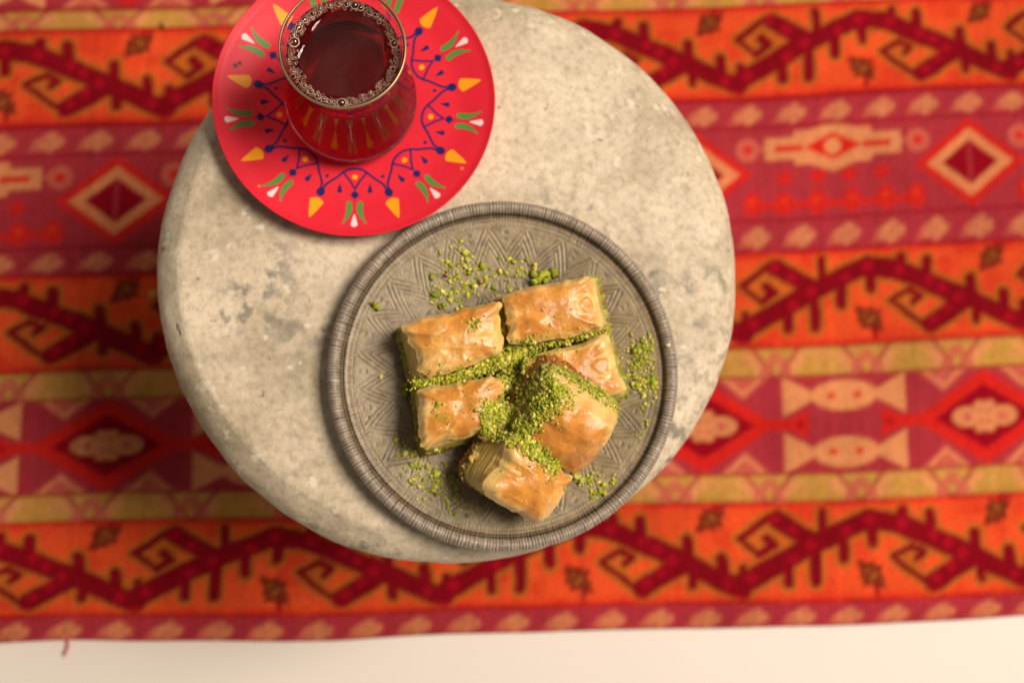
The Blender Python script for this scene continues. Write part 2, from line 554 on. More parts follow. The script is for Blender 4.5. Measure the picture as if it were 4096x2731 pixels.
def diamond_band(sel, v_top):
    """plum band: lozenges with fish between; chart 1680 wide, 560 high, 8 per mm"""
    x = ((U[sel] - 399) * 8 + 840 + 16800) % 1680 - 840           # lozenge at 0
    y = (v_top - V[sel]) * 8.0 - 290
    c = np.broadcast_to(PURPLE, x.shape + (3,)).copy()
    e = np.abs(x) / 330 + np.abs(y) / 262
    c = mix(c, np.broadcast_to(RED, c.shape), smooth(1.10, 1.0, e) * 0.95)
    c = mix(c, np.broadcast_to(CREAM, c.shape), 0.85 * smooth(0.84, 0.78, e))
    c = mix(c, np.broadcast_to(MAROON, c.shape), smooth(0.56, 0.50, e))
    c = mix(c, np.broadcast_to(PURPLE, c.shape), 0.7 * smooth(0.5, 0.4, e) * smooth(26, 14, np.abs(x)))
    xs = np.where(x < 0, x + 1680, x) - 840                        # middle between lozenges
    yy = y + 150
    body = np.minimum(rhomb(xs, yy, 0, 0, 430, 150), box(xs, yy, 0, 0, 230, 100))
    body = np.minimum(body, box(xs, yy, 0, 0, 410, 62))
    c = mix(c, np.broadcast_to(CREAM, c.shape), 0.9 * smooth(16, -6, body))
    c = mix(c, np.broadcast_to(RED, c.shape), smooth(12, -4, np.minimum(rhomb(xs, yy, 0, 0, 170, 80), box(np.abs(xs), yy, 270, 0, 80, 14))))
    c = mix(c, np.broadcast_to(CREAM, c.shape), smooth(60, 40, np.hypot(xs, yy)))
    k = np.hypot(np.abs(xs) - 520, yy)
    c = mix(c, np.broadcast_to(PINK, c.shape), smooth(85, 62, k))
    c = mix(c, np.broadcast_to(RED, c.shape), smooth(36, 20, k))
    for px in (-300, -95, 95, 290):
        c = mix(c, np.broadcast_to(RED, c.shape), 0.9 * smooth(58, 34, np.hypot(xs - px, y - 30)))
    for px in (-500, -310, -105, 105, 310, 500):
        c = mix(c, np.broadcast_to(RED, c.shape), smooth(70, 40, np.hypot(xs - px, (y - 185) * 0.75)))
        c = mix(c, np.broadcast_to(ORANGE, c.shape), 0.7 * smooth(34, 18, np.hypot(xs - px, y - 185)))
    c = mix(c, np.broadcast_to(RED, c.shape), 0.8 * smooth(14, 6, box(xs, y, 0, 200, 520, 18)))
    return mix(c, np.broadcast_to(MAROON, c.shape), 0.7 * smooth(14, 2, np.minimum(y + 290, 288 - y)))


def fish_band(sel, v_top):
    x = ((U[sel] - 401) * 8 + 840 + 16800) % 1680 - 840
    y = (v_top - V[sel]) * 8.0 - 282
    c = np.broadcast_to(PURPLE, x.shape + (3,)).copy()
    e = np.abs(x) / 440 + np.abs(y) / 275
    c = mix(c, np.broadcast_to(RED, c.shape), smooth(1.05, 0.92, e))
    c = mix(c, np.broadcast_to(MAROON, c.shape), smooth(0.72, 0.64, e))
    fl = np.minimum(np.hypot((np.abs(x) - 105) / 1.55, y) - 55, np.minimum(np.hypot(np.abs(x) - 34, np.abs(y) - 62) - 24, box(x, y, 0, 0, 18, 80)))
    c = mix(c, np.broadcast_to(CREAM, c.shape), 0.85 * smooth(14, -4, fl))
    c = mix(c, np.broadcast_to(PINK, c.shape), smooth(30, 16, np.hypot(np.abs(x) - 105, y)))
    xs = np.where(x < 0, x + 1680, x) - 840
    for cy in (-165, 165):
        yy = y - cy
        ax = np.abs(xs)
        body = np.minimum(np.hypot(ax / 2.2, yy) - 84, np.maximum(np.abs(yy) - (20 + 0.52 * np.maximum(ax - 190, 0)), np.abs(ax - 250) - 110))
        c = mix(c, np.broadcast_to(CREAM, c.shape), smooth(16, -6, body))
        c = mix(c, np.broadcast_to(RED, c.shape), smooth(30, 16, np.minimum(np.hypot(ax - 78, yy * 1.2), 40 + box(xs, yy, 0, 0, 60, 4))))
    ax = np.abs(xs)
    tail = np.maximum(np.abs(y) - (24 + 0.5 * np.maximum(330 - ax, 0)), np.abs(ax - 340) - 115)
    c = mix(c, np.broadcast_to(RED, c.shape), smooth(18, -4, tail))
    c = mix(c, np.broadcast_to(MAROON, c.shape), 0.6 * smooth(34, 14, np.hypot(ax - 270, y)))
    for sgn in (-1, 1):
        t = rhomb(ax, y, 600, sgn * 285, 150, 130)
        c = mix(c, np.broadcast_to(PINK, c.shape), 0.95 * smooth(16, -4, t))
        c = mix(c, np.broadcast_to(CREAM, c.shape), 0.7 * smooth(22, 6, np.abs(t + 30)) * (t < 20))
    return mix(c, np.broadcast_to(MAROON, c.shape), 0.7 * smooth(14, 2, np.minimum(y + 282, 282 - y)))


seams = []
ROWS = noise(U / 2.2, V * 0, seed=71) * 0.07 + noise(U / 1.8, V / 2.4, seed=72) * 0.08 + fbm(U / 70.0, V / 60.0, seed=73, octaves=3) * 0.24
def put(v0, v1, f, *a):
    sel = (V >= v0) & (V < v1)
    C[sel] = f(sel, v1, *a)
    seams.append(v1)

put(-200.0, -181.0, narrow_band, 18.0, False, 5)
put(-181.0, -109.7, orange_band, 0)
put(-109.7, -89.6, narrow_band, 20.1, True, 0)
put(-89.6, -18.9, fish_band)
put(-18.9, 3.0, narrow_band, 21.9, True, 8)
put(3.0, 74.7, orange_band, 6)
put(74.7, 98.6, narrow_band, 23.9, False, 14)
put(98.6, 170.8, diamond_band)
put(170.8, 191.9, narrow_band, 21.1, False, 10)
put(191.9, 265.0, orange_band, 7)
put(265.0, 280.0, narrow_band, 15.0, True, 3)
put(280.0, 352.0, fish_band)
put(352.0, 374.0, narrow_band, 22.0, True, 3)
put(374.0, 432.0, orange_band, 3)

C *= (1 + ROWS)[..., None]
delta = np.interp(V, [-197, -181, -110, 3, 75, 100, 171, 265, 430], [5.5, 5.0, 11.5, 20.3, 23.5, 28.5, 31.5, 32, 36])
Yw = V - delta * (300 - U) / 550 + 1.2 * np.sin(U * 0.018 + V * 0.004)
Yw += np.where(V < -150, 1, 0) * (-150 - V) / 50 * 2.2 * noise(U / 90.0, U * 0, seed=5)
Xw = U + 0.012 * (V - 40)
Zw = 1.6 + 1.6 * noise(U / 120.0, V / 90.0, seed=3) + 0.5 * noise(U / 30.0, V / 25.0, seed=4)
for s in seams:
    Zw -= 0.7 * np.exp(-((V - s) / 2.2) ** 2)
Zw = Zw - 1.4 * smooth(8, 0, V + 197)
Zw = np.maximum(Zw, -2.2)
n, m = U.shape
top = np.stack([Xw, Yw, Zw], -1).reshape(-1, 3)
cc = C.reshape(-1, 3)
faces = sheet_faces(n, m)
# a skirt closes the rug down to the floor
rim_idx = np.concatenate([np.arange(m), np.arange(1, n) * m + m - 1, (n - 1) * m + np.arange(m - 2, -1, -1), np.arange(n - 2, 0, -1) * m])
low = top[rim_idx].copy(); low[:, 2] = -2.9
base = len(top)
k = len(rim_idx)
ii = np.arange(k)
skirt = np.stack([rim_idx[ii], base + ii, base + (ii + 1) % k, rim_idx[(ii + 1) % k]], -1)
rug = add('kilim_rug', make_mesh('kilim_rug', np.vstack([top, low]), np.vstack([faces, skirt]), M_rug, np.vstack([cc, cc[rim_idx]])),
          label='red and orange woven kilim rug with striped tribal bands under the stone table', category='rug')
# loose thread at the hem
t = np.linspace(0, 1, 14)
path = np.stack([-253.6 + 1.5 * np.sin(t * 4), -199.5 - 11 * t, -1.4 + 1.6 * np.sin(t * 3)], -1)
def tube(path, rad, segs=6):
    vs = []
    for i, p in enumerate(path):
        d = path[min(i + 1, len(path) - 1)] - path[max(i - 1, 0)]
        d = d / np.linalg.norm(d)
        a = np.cross(d, (0, 0, 1.0)); a /= np.linalg.norm(a) + 1e-9
        b = np.cross(a, d)
        r = rad[i] if hasattr(rad, '__len__') else rad
        for q in np.linspace(0, 2 * np.pi, segs, endpoint=False):
            vs.append(p + r * (a * np.cos(q) + b * np.sin(q)))
    return np.array(vs), grid_faces(len(path), segs)
tv, tf = tube(path, 0.9)
add('loose_thread', make_mesh('loose_thread', tv, tf, M_thread, np.tile((0.55, 0.06, 0.12), (len(tv), 1))), parent=rug)

# ------------------------------------------------------------------ stone table
table = bpy.data.objects.new('stone_table', None); col.objects.link(table)
table['label'] = 'round mottled beige stone table with softly rounded edge, standing on the rug'
table['category'] = 'table'
prof = [(0.01, 0), (40, 0), (80, 0), (118, 0), (127.5, -0.05), (130.5, -0.4), (132.6, -1.5), (137, -4.8), (140.8, -8.6), (143.4, -13.5), (144.3, -20), (143.3, -30), (138, -37), (129, -38.5), (90, -38.5), (0.01, -38.5)]
prof = round_profile(prof, 5)
prof[:, 0] *= 1.014
TC = np.array([3.0, 5.0])
vv, ff = lathe(prof, 220, TC, TOP)
rad = np.hypot(vv[:, 0] - TC[0], vv[:, 1] - TC[1])
wob = 0.9 * noise(vv[:, 0] / 40, vv[:, 1] / 40, vv[:, 2] / 40, 8) + 0.35 * noise(vv[:, 0] / 9, vv[:, 1] / 9, vv[:, 2] / 9, 9)
wmask = smooth(122, 136, rad)
dirv = vv[:, :2] - TC; dirv /= np.maximum(rad, 1)[:, None]
vv[:, :2] += dirv * (wob * wmask)[:, None]
vv[:, 2] += 0.5 * wob * wmask
add('table_top', make_mesh('table_top', vv, ff[:, ::-1], M_stone), parent=table)
prof = round_profile([(0.01, 242), (62, 242), (58, 230), (44, 190), (40, 130), (48, 70), (66, 30), (82, 16), (86, 9), (84, 3.6), (0.01, 3.6)], 5)
vv, ff = lathe(prof, 96, TC, 0)
add('pedestal', make_mesh('pedestal', vv, ff[:, ::-1], M_stone), parent=table)

# ------------------------------------------------------------------ red saucer
SC = np.array([-44.8, 84.6])
RS = 68.8
segs = 1260
pr = [(0.01, 3.4)] + [(x, 3.4) for x in (8, 16)] + [(21, 3.45), (23.5, 3.9), (26, 4.3)]
rr = np.arange(26.4, 65.0, 0.33)
zz = 4.3 + (rr - 26) * 0.105 + 3.0 * smooth(48, 70, rr) * 1.1
pr += list(zip(rr, zz))
z65 = zz[-1]
pr += [(66.2, z65 + 0.55), (67.4, z65 + 1.2), (68.2, z65 + 1.7), (68.65, z65 + 1.85), (68.85, z65 + 1.6), (68.8, z65 + 1.1), (68.2, z65 + 0.4), (66, z65 - 1.0), (60, z65 - 2.6), (50, 4.5), (38, 2.6), (28, 1.8), (26, 0.2), (23.5, 0.2), (22, 1.5), (0.01, 1.5)]
vv, ff = lathe(pr, segs, SC, TOP)
npf = len(pr)
P = np.array(pr)
rg = np.repeat(P[:, 0], segs)
th = np.tile(np.linspace(0, 2 * np.pi, segs, endpoint=False), npf)
is_top = np.repeat(np.arange(npf) < 6 + len(rr), segs)
sa = np.radians(40)
a = (th + np.pi / 2 + sa / 2) % sa - sa / 2           # angle from the tulip axis
f = rg / RS
X = f * np.sin(a); Y = f * np.cos(a)                  # Y runs outward along the tulip axis
aX = np.abs(X)
b = (th + np.pi / 2) % sa - sa / 2                    # angle from the yellow drop axis
Xb = f * np.sin(b); Yb = f * np.cos(b)
NAVY = (0.012, 0.014, 0.10); YEL = (0.86, 0.33, 0.012); GRN = (0.10, 0.24, 0.05); WHT = (0.86, 0.62, 0.58)
REDS = (0.69, 0.020, 0.036)
c = np.broadcast_to(REDS, (len(vv), 3)).copy()
def ink(d, colour, soft=0.0045):
    global c
    t = smooth(soft, -soft, d) * is_top
    c = mix(c, np.broadcast_to(colour, c.shape), t)
def poly(x, y, pts, w):
    d = np.full(x.shape, 9.0)
    for i in range(len(pts) - 1):
        ww = w if not hasattr(w, '__len__') else 0.5 * (w[i] + w[i + 1])
        d = np.minimum(d, seg_dist(x, y, pts[i], pts[i + 1]) - ww)
    return d
def drop(x, y, y_blunt, y_tip, w):
    """tear drop along y: round end at y_blunt, point at y_tip"""
    t = np.clip((y - y_blunt) / (y_tip - y_blunt), 0, 1)
    half = w * np.sqrt(np.clip(t * 6.5, 0, 1)) * (1 - t) ** 0.75 * 1.25
    return np.maximum(np.abs(x) - half, np.maximum(y_blunt - y, y - y_tip) if y_tip > y_blunt else np.maximum(y_tip - y, y - y_blunt))
arch = [(0, 0.484), (0.045, 0.49), (0.085, 0.512), (0.12, 0.545), (0.165, 0.575), (0.205, 0.605), (0.228, 0.645), (0.24, 0.675)]
ink(poly(aX, Y, arch, 0.0082), NAVY)
ink(poly(aX, Y, [(0, 0.64), (0.03, 0.585), (0.078, 0.52)], 0.0072), NAVY)
ink(np.hypot(X, Y - 0.548) - 0.019, YEL)
ink((np.sqrt(aX) + np.sqrt(np.abs(Y - 0.682)) - np.sqrt(0.05)) * 0.1, NAVY)
ink(np.hypot(X, Y - 0.682) - 0.026, NAVY)
ink(drop(aX - 0.107, Y, 0.668, 0.598, 0.017), NAVY)
ink(np.hypot(Xb, Yb - 0.576) - 0.013, NAVY)
ink(np.hypot(Xb, (Yb - 0.703) * 0.9) - 0.030, NAVY)
ink(drop(Xb, Yb, 0.752, 0.915, 0.045), YEL)
lf = poly(aX, Y, [(0.040, 0.75), (0.036, 0.78), (0.040, 0.815), (0.054, 0.855), (0.080, 0.898)], [0.018, 0.024, 0.020, 0.012, 0.003])
ink(lf, GRN)
ink(drop(X, Y, 0.928, 0.83, 0.022), WHT)
# two small dark marks on the far left of the saucer
wx, wy = vv[:, 0], vv[:, 1]
ink(np.minimum(np.hypot(wx + 103.2, wy - 101.2) - 1.1, np.hypot(wx + 101.2, wy - 102.6) - 1.0) / RS, (0.02, 0.012, 0.03), 0.008)
ink(np.minimum(np.hypot(wx - 7.5, wy - 50.5) - 0.8, np.hypot(wx + 90.5, wy - 40.5) - 0.7) / RS, (0.8, 0.2, 0.05), 0.006)
add('saucer', make_mesh('saucer', vv, ff[:, ::-1], M_saucer, c),
    label='bright red saucer printed with navy arches, green leaves and yellow drops, under the tea glass', category='saucer')

# ------------------------------------------------------------------ tea glass
GC = SC + np.array([-1.5, -1.2])
GZ = TOP + 3.45
outer = round_profile([(0.01, 0), (17, 0), (22, 0.5), (26.5, 2.2), (30.0, 5.6), (31.7, 10.5), (31.6, 15.5), (30.2, 21), (28.2, 28), (25.8, 36), (23.6, 44), (22.5, 51), (22.9, 58), (24.3, 66), (26.0, 73), (27.2, 77.5), (27.6, 79)], 6)
wall = lambda z: 2.0 - 0.9 * smooth(10, 60, z)
inner_pts = [(0.01, 6.5), (14, 6.6), (22, 7.4), (27, 9.2), (29.2, 12), (29.6, 16), (28.4, 21.5), (26.4, 28), (24.1, 36), (22.0, 44), (21.0, 51), (21.4, 58), (22.9, 66), (24.7, 73), (26.0, 77.5)]
inner = round_profile(inner_pts, 6)
lip = np.array([(27.62, 79.5), (27.4, 79.95), (27.0, 80.1), (26.6, 79.9), (26.35, 79.4)])
LEVEL = 71.0
CONTACT = LEVEL + 1.8                  # the tea wets the wall up to here; below it the tea mesh is the inner face of the glass
r_in = float(np.interp(CONTACT, inner[:, 1], inner[:, 0]))
dry = np.vstack([inner[inner[:, 1] > CONTACT + 0.3][::-1], [(r_in, CONTACT)]])
prof = np.vstack([outer, lip, dry])
vv, ff = lathe(prof, 192, GC, GZ)
glass = add('tea_glass', make_mesh('tea_glass', vv, ff, M_glass),
    label='clear waisted tulip tea glass standing on the red saucer', category='glass')

M_gilt, _nt, _p = new_mat('worn_gilding')
_p.inputs['Base Color'].default_value = (0.34, 0.23, 0.12, 1); _p.inputs['Metallic'].default_value = 0.7; _p.inputs['Roughness'].default_value = 0.35
vv, ff = lathe([(27.72, 79.45), (27.5, 80.0), (27.1, 80.2), (26.75, 80.08)], 192, GC, GZ)
add('gilded_rim', make_mesh('gilded_rim', vv, ff, M_gilt), parent=glass)

# tea: fills the inside of the glass, its surface creeping up the wall
ip = inner[inner[:, 1] < CONTACT - 0.3]
side = np.vstack([ip, [(r_in, CONTACT)]])
segs_t = 192
th = np.linspace(0, 2 * np.pi, segs_t, endpoint=False)
edge_w = 4.6 + 1.1 * np.sin(th * 2 + 2.4) + 0.8 * np.sin(th * 3 + 0.6) + 0.45 * np.sin(th * 7 + 1) + 1.3 * np.exp(-((np.angle(np.exp(1j * (th - 2.75))) / 0.5) ** 2))
rings = [side[:, 0:1] + 0 * th]
ringz = [side[:, 1:2] + 0 * th]
q = np.linspace(1, 0, 46)[1:-1]
q = np.concatenate([np.linspace(1, 0.72, 26)[1:], np.linspace(0.72, 0.0, 16)[1:-1], [0.0005]])
surf_r, surf_z = [], []
for qq in q:
    r = r_in * qq + 0 * th
    d = r_in - r
    h = 1.8 * np.exp(-d / 1.15) + 0.42 * smooth(1.0, -0.7, d - edge_w) - 0.10 * np.exp(-((d - edge_w - 1.0) / 0.6) ** 2)
    surf_r.append(r); surf_z.append(LEVEL - 0.02 + h)
Rr = np.vstack(rings + [np.array(surf_r)]); Zz = np.vstack(ringz + [np.array(surf_z)])
vv = np.stack([GC[0] + Rr * np.cos(th), GC[1] + Rr * np.sin(th), GZ + Zz], -1).reshape(-1, 3)
ior = np.where(np.arange(len(Rr)) < len(side), 1.33 / 1.46, 1.33).repeat(segs_t)
tea = add('tea', make_mesh('tea', vv, grid_faces(len(Rr), segs_t), M_tea, np.repeat(ior[:, None], 3, 1)),
          label='dark red black tea filling the tulip glass, ringed with bubbles', category='tea')

M_film = bpy.data.materials.new('tea_film'); M_film.use_nodes = True
_nt = M_film.node_tree
_nt.nodes.remove(_nt.nodes['Principled BSDF'])
_tr = node(_nt, 'ShaderNodeBsdfTransparent'); _di = node(_nt, 'ShaderNodeBsdfDiffuse')
_di.inputs['Color'].default_value = (0.42, 0.26, 0.24, 1)
_mx = node(_nt, 'ShaderNodeMixShader')
_tc = node(_nt, 'ShaderNodeTexCoord')
_n1 = node(_nt, 'ShaderNodeTexNoise', Scale=60.0, Detail=4.0)
_vo = node(_nt, 'ShaderNodeTexVoronoi', Scale=170.0, feature='DISTANCE_TO_EDGE')
_n2 = node(_nt, 'ShaderNodeTexNoise', Scale=300.0, Detail=3.0)
_ad = node(_nt, 'ShaderNodeVectorMath', operation='MULTIPLY_ADD'); _ad.inputs[1].default_value = (0.006, 0.006, 0.006)
for _n in (_n1, _n2): _nt.links.new(_tc.outputs['Object'], _n.inputs['Vector'])
_nt.links.new(_n2.outputs['Color'], _ad.inputs[0]); _nt.links.new(_tc.outputs['Object'], _ad.inputs[2]); _nt.links.new(_ad.outputs[0], _vo.inputs['Vector'])
_m1 = node(_nt, 'ShaderNodeMapRange')
for _k, _v in (('From Min', 0.35), ('From Max', 0.65), ('To Min', 0.01), ('To Max', 0.045)): _m1.inputs[_k].default_value = _v
_m2 = node(_nt, 'ShaderNodeMapRange')
for _k, _v in (('From Min', 0.0), ('From Max', 0.03), ('To Min', 0.55), ('To Max', 1.0)): _m2.inputs[_k].default_value = _v
_nt.links.new(_n1.outputs['Fac'], _m1.inputs['Value']); _nt.links.new(_vo.outputs['Distance'], _m2.inputs['Value'])
_mu = node(_nt, 'ShaderNodeMath', operation='MULTIPLY'); _nt.links.new(_m1.outputs[0], _mu.inputs[0]); _nt.links.new(_m2.outputs[0], _mu.inputs[1])
_nt.links.new(_mu.outputs[0], _mx.inputs['Fac']); _nt.links.new(_tr.outputs[0], _mx.inputs[1]); _nt.links.new(_di.outputs[0], _mx.inputs[2])
_nt.links.new(_mx.outputs[0], _nt.nodes['Material Output'].inputs['Surface'])
fr_ = (r_in - edge_w - 0.6)[None, :] * np.linspace(1, 0.01, 12)[:, None]
vv = np.stack([GC[0] + fr_ * np.cos(th), GC[1] + fr_ * np.sin(th), np.full_like(fr_, GZ + LEVEL + 0.10)], -1).reshape(-1, 3)
add('surface_film', make_mesh('surface_film', vv, grid_faces(12, segs_t), M_film), parent=tea)

def dome_mesh(nr=9, ns=20):
    ph = np.linspace(0.02, np.pi * 0.62, nr)
    t = np.linspace(0, 2 * np.pi, ns, endpoint=False)
    v = np.stack([np.sin(ph)[:, None] * np.cos(t), np.sin(ph)[:, None] * np.sin(t), np.cos(ph)[:, None] + 0 * t], -1).reshape(-1, 3)
    return v, grid_faces(nr, ns)[:, ::-1]
dv, df = dome_mesh()
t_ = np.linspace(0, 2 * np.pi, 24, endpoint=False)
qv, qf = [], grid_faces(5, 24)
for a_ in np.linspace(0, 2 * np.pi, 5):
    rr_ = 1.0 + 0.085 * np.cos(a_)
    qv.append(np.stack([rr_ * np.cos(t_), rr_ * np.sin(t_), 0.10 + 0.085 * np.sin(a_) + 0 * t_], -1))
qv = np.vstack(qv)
M_meniscus_glint, _nt, _p = new_mat('meniscus_glint')
_p.inputs['Base Color'].default_value = (0.78, 0.62, 0.42, 1); _p.inputs['Roughness'].default_value = 0.25  # cream meniscus ring; the bright reflected bubble outline is painted in as colour
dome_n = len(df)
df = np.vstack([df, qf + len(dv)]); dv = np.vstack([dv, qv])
def glint_slots(me, copies):
    me.materials.append(M_meniscus_glint)
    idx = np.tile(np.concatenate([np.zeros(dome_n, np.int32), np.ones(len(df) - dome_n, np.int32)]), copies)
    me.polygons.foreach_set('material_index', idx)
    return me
bubble_mesh = glint_slots(make_mesh('bubble', dv, df, M_bubble), 1)
rng = np.random.default_rng(11)

def tea_height(d, t):
    ew = np.interp(t % (2 * np.pi), np.append(th, 2 * np.pi), np.append(edge_w, edge_w[0]))
    return LEVEL + 1.8 * math.exp(-d / 1.15) + 0.42 * float(smooth(1.0, -0.7, np.array(d - ew)))
placed = []
big = [(2.92, 2.6, 2.1), (2.62, 1.9, 1.5), (2.42, 1.7, 1.4), (2.22, 2.0, 1.35), (2.05, 1.7, 1.1), (1.36, 1.9, 1.75), (1.24, 2.2, 1.4), (1.52, 1.8, 1.3), (1.68, 1.7, 1.2), (1.05, 2.3, 1.2),
       (0.92, 1.9, 1.0), (0.22, 2.0, 1.75), (0.48, 1.8, 1.1), (-1.60, 2.2, 1.9), (-2.08, 2.3, 1.3), (-2.25, 2.4, 1.2), (-1.95, 2.2, 1.2), (-1.83, 2.0, 1.0), (-1.38, 2.0, 1.1), (-1.2, 2.0, 1.0),
       (-2.42, 2.2, 1.0), (-0.3, 1.9, 1.0), (-0.5, 1.9, 1.0), (-0.7, 1.9, 1.0), (-0.9, 1.9, 0.9), (-0.1, 1.7, 0.9), (1.85, 1.8, 1.1)]
def try_bubble(t, d, r):
    x, y = (r_in - d) * math.cos(t), (r_in - d) * math.sin(t)
    for (px, py, pr_) in placed:
        if math.hypot(px - x, py - y) < 0.86 * (r + pr_): return None
    placed.append((x, y, r))
    return (GC[0] + x, GC[1] + y, GZ + tea_height(d, t) + 0.15 * r)
bubbles, small = [], []
for (t, d, r) in big:
    p = try_bubble(t, d, r)
    if p is not None: bubbles.append((p, r))
for i in range(2600):
    t = rng.uniform(-np.pi, np.pi)
    r = float(np.clip(rng.lognormal(-0.72, 0.36), 0.28, 0.98))
    spread = 1.0 + 0.5 * math.sin(t * 2 + 2.4) + (0.9 if -2.4 < t < -0.9 or 0.9 < t < 1.9 else 0.1)
    d = r * 0.85 + abs(rng.normal(0, 0.75 + 0.5 * spread))
    if d > 4.6: continue
    p = try_bubble(t, d, r)
    if p is None: continue
    (bubbles if r > 0.6 else small).append((p, r))
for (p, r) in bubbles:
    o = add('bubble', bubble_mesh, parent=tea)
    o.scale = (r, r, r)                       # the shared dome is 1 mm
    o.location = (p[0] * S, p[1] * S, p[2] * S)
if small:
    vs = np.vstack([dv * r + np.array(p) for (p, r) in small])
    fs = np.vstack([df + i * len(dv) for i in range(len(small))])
    add('foam', glint_slots(make_mesh('foam', vs, fs, M_bubble), len(small)), parent=tea, kind='stuff')

# ------------------------------------------------------------------ engraved plate
PC = np.array([27.4, -50.5])
segs = 1416
NR = 354
radii = list(np.arange(0.3, 75.0, 0.42))
dish = lambda r: 5.0 + 4.4 * float(smooth(34, 90, np.array(r))) * 1.2
pr = [(r, dish(r)) for r in radii]
curve = round_profile([(75.2, dish(75.2) + 0.05), (76.5, dish(76) + 0.35), (77.4, 9.0), (77.9, 10.2), (78.3, 11.6), (79.2, 12.9), (80.8, 13.8), (82.4, 13.7), (83.8, 12.6), (84.6, 10.8), (84.5, 8.6), (83.4, 5.6), (81.5, 2.9), (79, 1.2), (76, 0.8)], 3)
pr += [tuple(x) for x in curve] + [(70, 0.8), (69, 0.15), (66, 0.15), (65, 1.2), (0.3, 1.2)]
P = np.array(pr); npf = len(P)
th = np.linspace(0, 2 * np.pi, segs, endpoint=False)
rg = np.repeat(P[:, 0], segs).reshape(npf, segs)
zg = np.repeat(P[:, 1], segs).reshape(npf, segs)
tg = np.tile(th, (npf, 1))
top_n = len(radii)
g = np.zeros_like(rg)        # groove depth 0..1

def lines(d, offs, w=0.42, soft=0.32):
    e = np.full(d.shape, 9.0)
    for o_ in offs:
        e = np.minimum(e, np.abs(d - o_))
    return smooth(w + soft, w - 0.15, e)

def zig(n, r0, r1, phase):
    a = ((tg + phase) * n / (2 * np.pi)) % 1.0
    tri = 1 - np.abs(2 * a - 1)
    rl = r0 + (r1 - r0) * tri
    pitch = np.pi * 0.5 * (r0 + r1) / n
    slope = (r1 - r0) / pitch
    return (rg - rl) / math.sqrt(1 + slope * slope), tri

d, tri = zig(24, 54.0, 68.0, 0.02)
band = smooth(48.5, 49.2, rg) * smooth(71.6, 70.9, rg)
g = np.maximum(g, lines(d, (-0.95, 0.95, 2.9, -2.9), 0.30, 0.30) * band)
dots = (lines(((tg * 24 / (2 * np.pi) + 0.5 + 0.02 * 24 / (2 * np.pi)) % 1.0 - 0.5) * 14, (-0.0,), 0.8) * lines(rg, (69.4, 52.2, 66.2), 0.5))
g = np.maximum(g, dots)
g = np.maximum(g, lines(rg, (72.4,), 0.3) * 0.6)
g = np.maximum(g, lines(rg, (47.6,), 0.5))
dash = lines((tg * 72 / (2 * np.pi)) % 1.0 * 4 - 2, (0.0,), 0.62) * smooth(41.6, 42.2, rg) * smooth(46.2, 45.5, rg)
g = np.maximum(g, dash)
g = np.maximum(g, lines(rg, (40.3,), 0.45))
d, tri = zig(18, 27.5, 38.0, 0.1)
band = smooth(24.5, 25.2, rg) * smooth(39.6, 39.0, rg)
g = np.maximum(g, lines(d, (-0.9, 0.9, 2.6, -2.6), 0.30) * band)
g = np.maximum(g, lines(rg, (23.4,), 0.5))
g = np.maximum(g, lines((tg * 24 / (2 * np.pi)) % 1.0 * 3 - 1.5, (0.0,), 0.4) * smooth(7, 8, rg) * smooth(22, 21, rg))
worn = 0.30 + 0.70 * smooth(-0.5, 0.5, fbm(rg * np.cos(tg) / 7, rg * np.sin(tg) / 7, seed=21))
g *= worn
g[top_n:] = 0
# ribs on the rim
phase = tg * NR / (2 * np.pi) + 0.35 * noise(tg * 40, rg * 0, seed=31) + 0.10 * noise(tg * 20, rg / 2.0, seed=32)
rib = np.abs(np.sin(np.pi * phase)) ** 0.7
ribw = np.zeros_like(rg)
on = slice(top_n, top_n + len(curve))
pos = np.linspace(0, 1, len(curve))[:, None]
ribw[on] = smooth(0.0, 0.10, pos) * smooth(0.80, 0.70, pos)
long_ = 0.5 + 0.5 * noise(tg * NR / 6.0, rg * 0, seed=33)
ribw[:top_n] = smooth(71.0 + 1.8 * long_[:top_n], 75.5, rg[:top_n]) * 0.5
rib_d = ribw * (1 - rib) * (0.75 + 0.25 * noise(tg * 60, rg / 3, seed=34))
zg = zg - 0.26 * g + 0.10 * noise(rg * np.cos(tg) / 9, rg * np.sin(tg) / 9, seed=35) * (np.arange(npf)[:, None] < top_n)
nrm = np.gradient(P, axis=0)
nx = -nrm[:, 1] * -1; nz_ = nrm[:, 0] * -1           # outward normal of the profile
ln = np.hypot(nrm[:, 0], nrm[:, 1]) + 1e-9
n_r = (-nrm[:, 1] / ln)[:, None]; n_z = (nrm[:, 0] / ln)[:, None]
rg2 = rg - n_r * 0.75 * rib_d
zg = zg - n_z * 0.75 * rib_d
vv = np.stack([PC[0] + rg2 * np.cos(tg), PC[1] + rg2 * np.sin(tg), TOP + zg], -1).reshape(-1, 3)
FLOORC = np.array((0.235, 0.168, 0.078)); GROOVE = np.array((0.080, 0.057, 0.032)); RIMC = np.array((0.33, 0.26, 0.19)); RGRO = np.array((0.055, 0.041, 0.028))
cl = np.broadcast_to(FLOORC, rg.shape + (3,)).copy()
cl = mix(cl, np.broadcast_to(FLOORC * 0.72, cl.shape), smooth(0.0, 0.6, fbm(rg * np.cos(tg) / 22, rg * np.sin(tg) / 22, seed=41)))
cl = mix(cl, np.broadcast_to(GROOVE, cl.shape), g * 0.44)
pos_full = np.zeros_like(rg); pos_full[on] = pos + 0 * tg[on]
rimmask = np.zeros_like(rg); rimmask[on] = smooth(0.22, 0.36, pos) + 0 * tg[on]
cl = mix(cl, np.broadcast_to(RIMC, cl.shape), rimmask)
